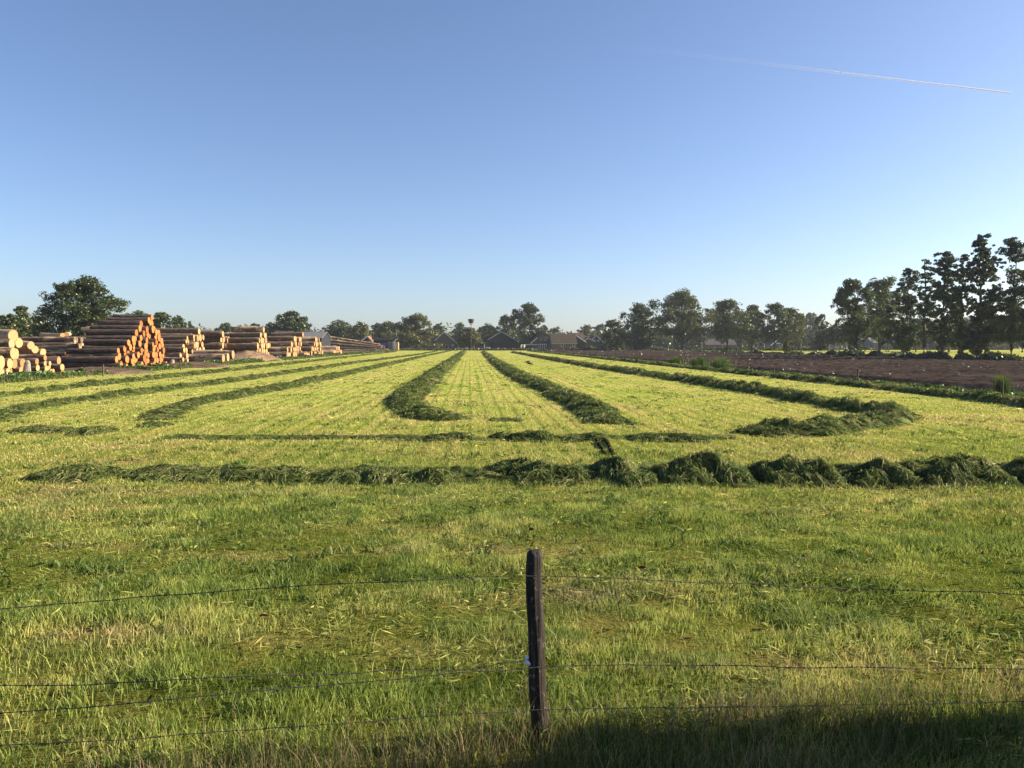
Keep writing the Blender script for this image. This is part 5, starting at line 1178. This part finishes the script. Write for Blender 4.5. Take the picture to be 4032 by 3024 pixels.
# farmhouse with a half hipped thatched roof
Yh = 372; root, ox = gable_front("half hipped thatched farmhouse with white bargeboards and garden room", Yh, 20, (2086, 1353), (2137, 1303), (2184, 1350), 'brickdark', 'thatch', trim=None, name="farmhouse", windows=[(2130, 1336, 1.15, 1.15), (2147, 1336, 1.15, 1.15), (2166, 1361, .95, 1.0)])
xa, za = W(2118, 1330, Yh); xb, zb = W(2158, 1330, Yh); xc, zc = W(2137, 1302, Yh + 4)
mb = MB(); b = len(mb.v); y0 = -.75
mb.v += [(xa - ox - .3, y0, za - .1), (xb - ox + .3, y0, za - .1), (xc - ox, 3.6, zc + .35), (xa - ox - .3, y0, za + .2), (xb - ox + .3, y0, za + .2), (xc - ox, 3.6, zc + .62)]
mb.f += [(0, 1, 2)[::-1], (3, 4, 5), (0, 1, 4, 3), (1, 2, 5, 4), (2, 0, 3, 5)]; mb.build("hip", M['thatch'], root)
mb = MB()
x1, z1 = W(2090, 1353, Yh); x2, z2 = W(2116, 1331, Yh); roof_slab(mb, x1 - ox, z1 - .1, x2 - ox, z2 - .1, -.42, -.31, .4)
x1, z1 = W(2158, 1331, Yh); x2, z2 = W(2170, 1343, Yh); roof_slab(mb, x1 - ox, z1 - .1, x2 - ox, z2 - .1, -.42, -.31, .4); mb.build("bargeboard", M['white'], root)
mb = MB(); x1, _ = W(2121, 1360, Yh); x2, _ = W(2150, 1360, Yh); x1 -= ox; x2 -= ox
for k in range(5):
    xx = x1 + (x2 - x1) * k / 4; mb.box(xx - .09, xx + .09, -1.6, -1.42, 0, 2.5)
mb.box(x1 - .1, x2 + .1, -1.62, -.0, 2.5, 2.75); g = mb.build("garden_room", M['white'], root)
mb = MB(); mb.box(x1, x2, -1.5, -1.46, 0.1, 2.5); mb.build("pane", M['pane'], g)
gable_side("low brick barn with a mottled orange and grey tiled roof", 360, 13, 2173, 2271, 1350, 1317, 'brick', 'tilemix', name="barn", windows=[(2214, 1359, 1.2, 1.5), (2259, 1358, 1.15, 1.5)], trim='greytrim', cat="barn")
gable_side("dark roof ridge showing above the tiled barn", 450, 12, 2190, 2228, 1330, 1310, 'tar', 'tiledark', name="house")
gable_front("dark barn with a white edged sloping roof beside the tiled barn", 372, 18, (2235, 1350), (2262, 1318), (2304, 1346), 'tar', 'tiledark', 'white', name="barn", cat="barn")
gable_side("house with a brown roof and chimney over the village", 440, 14, 2246, 2300, 1335, 1312, 'brick', 'tilebrown', chimney=-2.6)
gable_front("brown boarded shed gable between two dark houses", 405, 10, (2296, 1344), (2316, 1333), (2337, 1342), 'browndark', 'tilebrown', 'greytrim', name="shed", cat="shed")
gable_front("dark house with a pale dormer peak and two tiny windows", 420, 16, (2322, 1348), (2347, 1322), (2373, 1346), 'tar', 'tiledark', 'greytrim', name="house", windows=[(2343, 1342, .8, 1.1), (2356, 1342, .8, 1.1)])
gable_front("house gable with a pale bargeboard behind the dense dark tree", 410, 16, (2440, 1362), (2478, 1330), (2520, 1364), 'brickdark', 'tiledark', 'greytrim', name="house")
gable_front("house behind the lane oaks with a pale roof edge", 390, 14, (3028, 1366), (3068, 1334), (3110, 1366), 'brickdark', 'tiledark', 'white', name="house")
gable_side("long low house behind the slanting oak", 400, 12, 2780, 2900, 1358, 1336, 'brickdark', 'tiledark')
gable_side("grey house behind the birches by the parked car", 380, 12, 3300, 3430, 1352, 1325, 'greysheet', 'tiledark')
gable_side("grey hall behind the dark oak at the ploughed field", 370, 16, 3440, 3640, 1350, 1328, 'greysheet', 'greysheet')
gable_side("grey building far behind the alders", 360, 16, 3680, 3860, 1350, 1325, 'brickdark', 'tiledark')
# left: orange roofed house, plank shed, grey halls
gable_front("small house with a bright orange tiled roof and white gable trim", 335, 9, (1428, 1341), (1446, 1325), (1464, 1343), 'brickdark', 'tilered', 'white', name="house")
Ys = 318; x0, zt = W(1470, 1338, Ys); x1, _ = W(1551, 1338, Ys); root = empty("timber_shed", ((x0 + x1) / 2, Ys, 0), label="flat roofed timber shed with a blue tarpaulin and grey plank wall", cat="shed"); ox = (x0 + x1) / 2; a, b = x0 - ox, x1 - ox
MB().box(a, b, 0, 8, 0, zt).build("wall", M['browndark'], root)
mb = MB(); mb.prism([(a - .6, zt + .05), (b + .6, zt + .02), (b + .6, zt + .22), (a - .6, zt + .55)], -.8, 8.5); mb.build("roof", M['greysheet'], root)
w1, zz = W(1527, 1345, Ys); mb = MB(); mb.box(w1 - ox, b - .35, -.12, -.005, 0, zz); mb.build("plank_wall", M['planks'], root)
w1, zz = W(1546, 1345, Ys); mb = MB(); mb.box(w1 - ox, w1 - ox + .85, -.2, -.125, 0, zz); mb.build("pale_panel", M['white'], root)
w1, z1 = W(1490, 1350, Ys); w2, z2 = W(1524, 1362, Ys); mb = MB(); n = 7
for k in range(n):
    xa_ = w1 - ox + (w2 - w1) * k / n; mb.box(xa_, xa_ + (w2 - w1) / n, -.25 - .06 * math.sin(k * 2.1), -.06, z2 - .25 * math.sin(k * 1.3), z1 - .1)
mb.build("tarpaulin", M['tarp'], root)
x, _ = W(1564, 1370, Ys - 2); mb = MB(); rs = np.random.default_rng(95)
for k in range(9): mb.box(-.55 + rs.uniform(-.12, .12), .55 + rs.uniform(-.1, .15), -1.2, 1.2, k * .37, k * .37 + .32)
o = mb.build("timber_stack", M['sawn']); o.location = (x, Ys - 2, 0.05); tag(o, "bright yellow stack of sawn timber at the end of the shed", "timber stack")
for k, (dx_, l) in enumerate([(-.25, 4.2), (.35, 4.6)]):
    x, _ = W(1474, 1362, 312); mb = MB(); mb.box(-.18, .18, -.05, .05, 0, l); o = mb.build("leaning_board", M['sawn']); o.location = (x + dx_, 312, 0.02); o.rotation_euler = (0, -.45 + .06 * k, 0); tag(o, ["longer", "shorter"][1 - k] + " pale board leaning by the orange roofed house", "board", "boards leaning by the orange roofed house")
gable_side("long dark grey hall roof behind the leaning stack", 190, 16, 690, 790, 1330, 1301, 'tar', 'greysheet', name="hall", cat="hall", group="grey halls behind the log stacks")
gable_side("dark grey hall between two far stacks", 230, 14, 1066, 1128, 1332, 1306, 'greysheet', 'tiledark', name="hall", cat="hall", group="grey halls behind the log stacks")
gable_side("pale grey hall roof behind the stack before the long poles", 250, 16, 1150, 1266, 1332, 1309, 'tar', 'greysheet', name="hall", cat="hall", group="grey halls behind the log stacks")
# brown hut, wrapped bales, carport
x0, zt = W(1871, 1354, 335); x1, _ = W(1909, 1354, 335); ox = (x0 + x1) / 2
root = empty("hut", (ox, 335, 0), label="small dark brown field hut with one white corner board", cat="hut"); a, b = x0 - ox, x1 - ox
MB().box(a, b, 0, 3, -.1, zt).build("wall", M['browndark'], root); mb = MB(); mb.prism([(a - .3, zt + .02), (b + .3, zt + .02), (b + .3, zt + .2), (a - .3, zt + .45)], -.4, 3.4); mb.build("roof", M['tiledark'], root)
MB().box(b - .35, b + .02, -.05, -.005, 0, zt - .05).build("corner_board", M['white'], root)
for k, px in enumerate((1916, 1926)):
    x, _ = W(px, 1370, 338); mb = MB(); mb.tube([(0, -.6, .62), (0, -.55, .62), (0, .55, .62), (0, .6, .62)], [.5, .62, .62, .5], 14); o = mb.build("wrapped_bale", M['white'], None, True); o.location = (x, 338, 0); tag(o, ["white wrapped bale touching the brown hut", "white wrapped bale farther from the brown hut"][k], "bale", "white wrapped bales beside the hut")
Yc = 345; x0, zt = W(2056, 1357, Yc); x1, _ = W(2117, 1357, Yc); ox = (x0 + x1) / 2; a, b = x0 - ox, x1 - ox
root = empty("carport", (ox, Yc, 0), label="low open carport with a flat grey roof before the thatched farmhouse", cat="carport")
MB().box(a, b, 0, 4, zt - .15, zt + .15).build("roof", M['greytrim'], root)
for xx in (a + .5, a + 2.2, b - .4):
    for yy in (.3, 3.7): MB().box(xx - .12, xx + .12, yy - .12, yy + .12, -.1, zt - .151).build("post", M['browndark'], root)
MB().box(a + .1, a + 2.0, 3.2, 3.28, 0, zt - .16).build("back_panel", M['browndark'], root)
for k, px in enumerate((2053, 2064)):
    x, z = W(px, 1363, 343); mb = MB(); mb.tube([(0, 0, z - .7), (0, 0, z - .3), (0, 0, z + .4), (0, 0, z + .75)], [.15, .42, .38, .1], 10, squash=.6); mb.tube([(0, 0, 0), (0, 0, z - .65)], .04, 6)
    o = mb.build("white_cloth", M['white']); o.location = (x, 343, 0); tag(o, ["white cloth hung on a pole at the carport's outer side", "white cloth hung on a pole close to the carport"][k], "cloth", "white cloths by the carport")
# stork nest on its pole
x, zt = W(1855, 1273, 338); _, zn = W(1855, 1256, 338); root = empty("stork_nest", (x, 338, 0), label="stork nest of brown sticks on a tall pole above a small tree", cat="stork nest")
MB().tube([(0, 0, -.1), (0, 0, zt * .5), (0, 0, zt)], [.14, .12, .10], 8).build("pole", M['postwood'], root)
mb = MB()
for k in range(6):
    a = k * math.pi / 3; mb.tube([(0, 0, zt - .9), (math.cos(a) * .75, math.sin(a) * .75, zt)], .05, 5)
mb.tube([(0, 0, zt), (0, 0, zt + .1)], .85, 14); mb.build("cradle", M['postwood'], root)
rs = np.random.default_rng(97); mb = MB(); hn = zn - zt
mb.tube([(0, 0, zt + .101), (0, 0, zt + hn * .5), (0, 0, zt + hn * .9), (0, 0, zt + hn)], [.75, 1.05, 1.15, .9], 16)
for k in range(150):
    a = rs.uniform(0, 6.28); z = zt + .12 + rs.uniform() * hn * .95; r = .8 + .35 * (z - zt) / hn; t = a + 1.57 + rs.normal(0, .5); l = rs.uniform(.3, .7)
    c = np.array([r * math.cos(a), r * math.sin(a), z]); u = np.array([math.cos(t), math.sin(t), rs.normal(0, .25)]) * l; mb.tube([tuple(c - u), tuple(c + u)], .025, 4)
mb.build("nest", M['nest'], root)
# parked car and parasol behind the lane trees
x, _ = W(3288, 1365, 300); root = empty("parked_car", (x, 300, 0), 0.05, label="small blue car parked among the white birch stems", cat="car")
mb = MB(); mb.prism([(-2.1, .35), (2.1, .35), (2.15, .75), (1.9, .92), (1.1, 1.0), (.55, 1.42), (-1.0, 1.46), (-1.75, 1.0), (-2.1, .9)], -.85, .85); mb.build("body", M['carpaint'], root)
MB().prism([(-1.5, 1.02), (.95, 1.02), (.5, 1.36), (-.95, 1.38)], -.87, -.852).build("window", M['pane'], root)
for xx in (-1.3, 1.35):
    for yy in (-.8, .8): MB().tube([(xx, yy - .1, .32), (xx, yy + .1, .32)], .32, 14).build("wheel", M['rubber'], root)
x, z = W(3064, 1352, 330); root = empty("parasol", (x, 330, 0), label="pale flat garden parasol under the bumpy topped oak", cat="parasol")
MB().tube([(0, 0, -.1), (0, 0, z)], .04, 6).build("pole", M['greytrim'], root); MB().tube([(0, 0, z - .25), (0, 0, z + .05), (0, 0, z + .35)], [1.9, 1.2, .05], 12).build("canopy", M['white'], root, False)
# pale green meadow shrub on the far side
tree("small round yellowish shrub standing alone on the strip of meadow", 3098, 200, 1338, 34, 'dome', 'olive', 460, None, 0.02, 1600, 0.22, name="shrub", cat="shrub")

# ------------------------------------------------------------------ birds, chaff, fallen leaves, contrail
def crow(px, py, label, bend, face):
    x, y = G(px, py); root = empty("crow", (x, y, 0.03), face, label=label, cat="bird", group="crows on the field")
    s = 1.25; mb = MB()
    hz = .30 - .16 * bend; hx = .20 + .05 * bend
    mb.tube([(-.30 * s, 0, .15 * s), (-.20 * s, 0, .17 * s), (-.10 * s, 0, .19 * s), (.02 * s, 0, .21 * s), (.11 * s, 0, (.23 - .05 * bend) * s), (hx * .8 * s, 0, (hz - .02) * s), (hx * s, 0, hz * s), ((hx + .05) * s, 0, (hz + .0) * s)], [.012 * s, .035 * s, .075 * s, .095 * s, .08 * s, .05 * s, .047 * s, .022 * s], 10, squash=1.0)
    mb.tube([((hx + .045) * s, 0, hz * s), ((hx + .11) * s, 0, (hz - .015 - .03 * bend) * s)], [.016 * s, .004 * s], 6)
    mb.build("body", M['crow'], root, True)
    for sd in (-1, 1): MB().tube([(.0, sd * .03 * s, .14 * s), (.01 * s, sd * .03 * s, 0), (.05 * s, sd * .03 * s, .002)], [.014 * s, .010 * s, .006 * s], 5).build("leg", M['crow'], root)
crow(2077, 1434, "black crow standing upright on the pale field", 0.0, 0.2)
crow(2086, 1440, "black crow bent down feeding just in front of the upright one", 1.0, 0.3)
rs = np.random.default_rng(98); n = 520
y = 26 * (295 / 26) ** rs.uniform(0, 1, n); x = rs.uniform(PL_X0 + .5, PL_X1 - .5, n); sz = (0.035 + 0.0011 * np.hypot(x, y)) * rs.uniform(.4, 1.15, n)
z = plough_z(x, y) + .03; a = rs.normal(size=(n, 3)); a /= np.linalg.norm(a, axis=1)[:, None]; b = np.cross(a, rs.normal(size=(n, 3))); b /= np.linalg.norm(b, axis=1)[:, None]
P = np.stack([x, y, z + sz * .3], -1); V = np.stack([P - a * sz[:, None], P + b * sz[:, None] * .4, P + a * sz[:, None], P - b * sz[:, None] * .4], 1).reshape(-1, 3); i = 4 * np.arange(n)
o = link("crop_scraps", np_mesh("crop_scraps", V, quads=np.stack([i, i + 1, i + 2, i + 3], -1), mats=[M['chaff']])); tag(o, "pale scraps of old crop scattered over the ploughed field", "crop scraps", kind="stuff")
for px, py, lb in [(3170, 2226, "red brown fallen leaf standing on edge before the ploughed field side"), (3872, 2196, "dark curled fallen leaf near the wires' far side"), (2530, 2262, "brown fallen leaf close to the wooden post"), (1042, 2472, "pale brown fallen leaf in the middle of the headland"), (2092, 2115, "small pink brown leaf beyond the post's head")]:
    x, y = G(px, py); rs = np.random.default_rng(px); mb = MB()
    pts = [(-.042, 0), (-.015, .020), (.022, .022), (.046, 0), (.022, -.022), (-.015, -.020)]
    mb.v = [(a, b, .004 + .55 * abs(b)) for a, b in pts] + [(a, b, .008 + .55 * abs(b)) for a, b in pts]; mb.f = [tuple(reversed(range(6))), tuple(range(6, 12))] + [(k, (k + 1) % 6, 6 + (k + 1) % 6, 6 + k) for k in range(6)]
    o = mb.build("fallen_leaf", M['deadleaf']); o.location = (x, y, float(gz(x, y)) + .09); o.rotation_euler = (rs.uniform(.4, 1.1), rs.uniform(-.4, .4), rs.uniform(0, 6)); tag(o, lb, "leaf", "fallen leaves on the headland")
# vapour trail at nine kilometres
def skyp(px, py, h=9000.0):
    d = ray(px, py); t = (h - CAMH) / d[2]; return np.array([d[0] * t, d[1] * t, h])
A0, A1 = skyp(2380, 176), skyp(3990, 367); n = 60; V = []; F = []; al = []
for i in range(n + 1):
    t = i / n; c = A0 + (A1 - A0) * t; dist = np.linalg.norm(c); r = dist / FPX * (5.0 - 2.8 * t) * (1 if i < n else .2); ax = (A1 - A0) / np.linalg.norm(A1 - A0); u = np.cross(ax, [0, 0, 1]); u /= np.linalg.norm(u); w_ = np.cross(ax, u)
    for k in range(10):
        a = 2 * math.pi * k / 10; V.append(c + (u * math.cos(a) + w_ * math.sin(a)) * r); al.append(0.02 + 0.22 * max(0, t - .12) + 0.55 * max(0, t - .35) / .65)
for i in range(n):
    for k in range(10): F.append((i * 10 + k, i * 10 + (k + 1) % 10, (i + 1) * 10 + (k + 1) % 10, (i + 1) * 10 + k))
k = NT("vapour"); d = k.n("BsdfDiffuse"); d.inputs[0].default_value = (.95, .95, .95, 1); tl = k.n("BsdfTranslucent"); tl.inputs[0].default_value = (.95, .95, .95, 1); m0 = k.n("MixShader"); m0.inputs[0].default_value = .5; k.l(d.outputs[0], m0.inputs[1]); k.l(tl.outputs[0], m0.inputs[2])
tr = k.n("BsdfTransparent"); m = k.n("MixShader"); nz = k.math('MULTIPLY', k.attr("vapour"), k.math('MULTIPLY_ADD', k.noise(k.pos(), 0.004, 3), .8, .6)); k.l(nz, m.inputs[0]); k.l(tr.outputs[0], m.inputs[1]); k.l(m0.outputs[0], m.inputs[2]); k.l(m.outputs[0], k.out.inputs[0])
o = link("vapour_trail", np_mesh("vapour_trail", np.array(V), quads=np.array(F), attrs={"vapour": al}, mats=[k.m], smooth=True)); tag(o, "thin white aircraft vapour trail fading out across the blue sky", "vapour trail")

# ------------------------------------------------------------------ the air
hz = MB().box(-1750, 1750, -120, 1800, -2.0, 34.0)
k = NT("thin_haze"); pv = k.n("VolumePrincipled"); pv.inputs["Color"].default_value = (0.80, 0.88, 1.0, 1); pv.inputs["Density"].default_value = 0.00012; pv.inputs["Anisotropy"].default_value = 0.2
k.l(pv.outputs[0], k.out.inputs["Volume"])
o = hz.build("haze", k.m); tag(o, "thin pale morning haze hanging over the fields", kind="stuff")
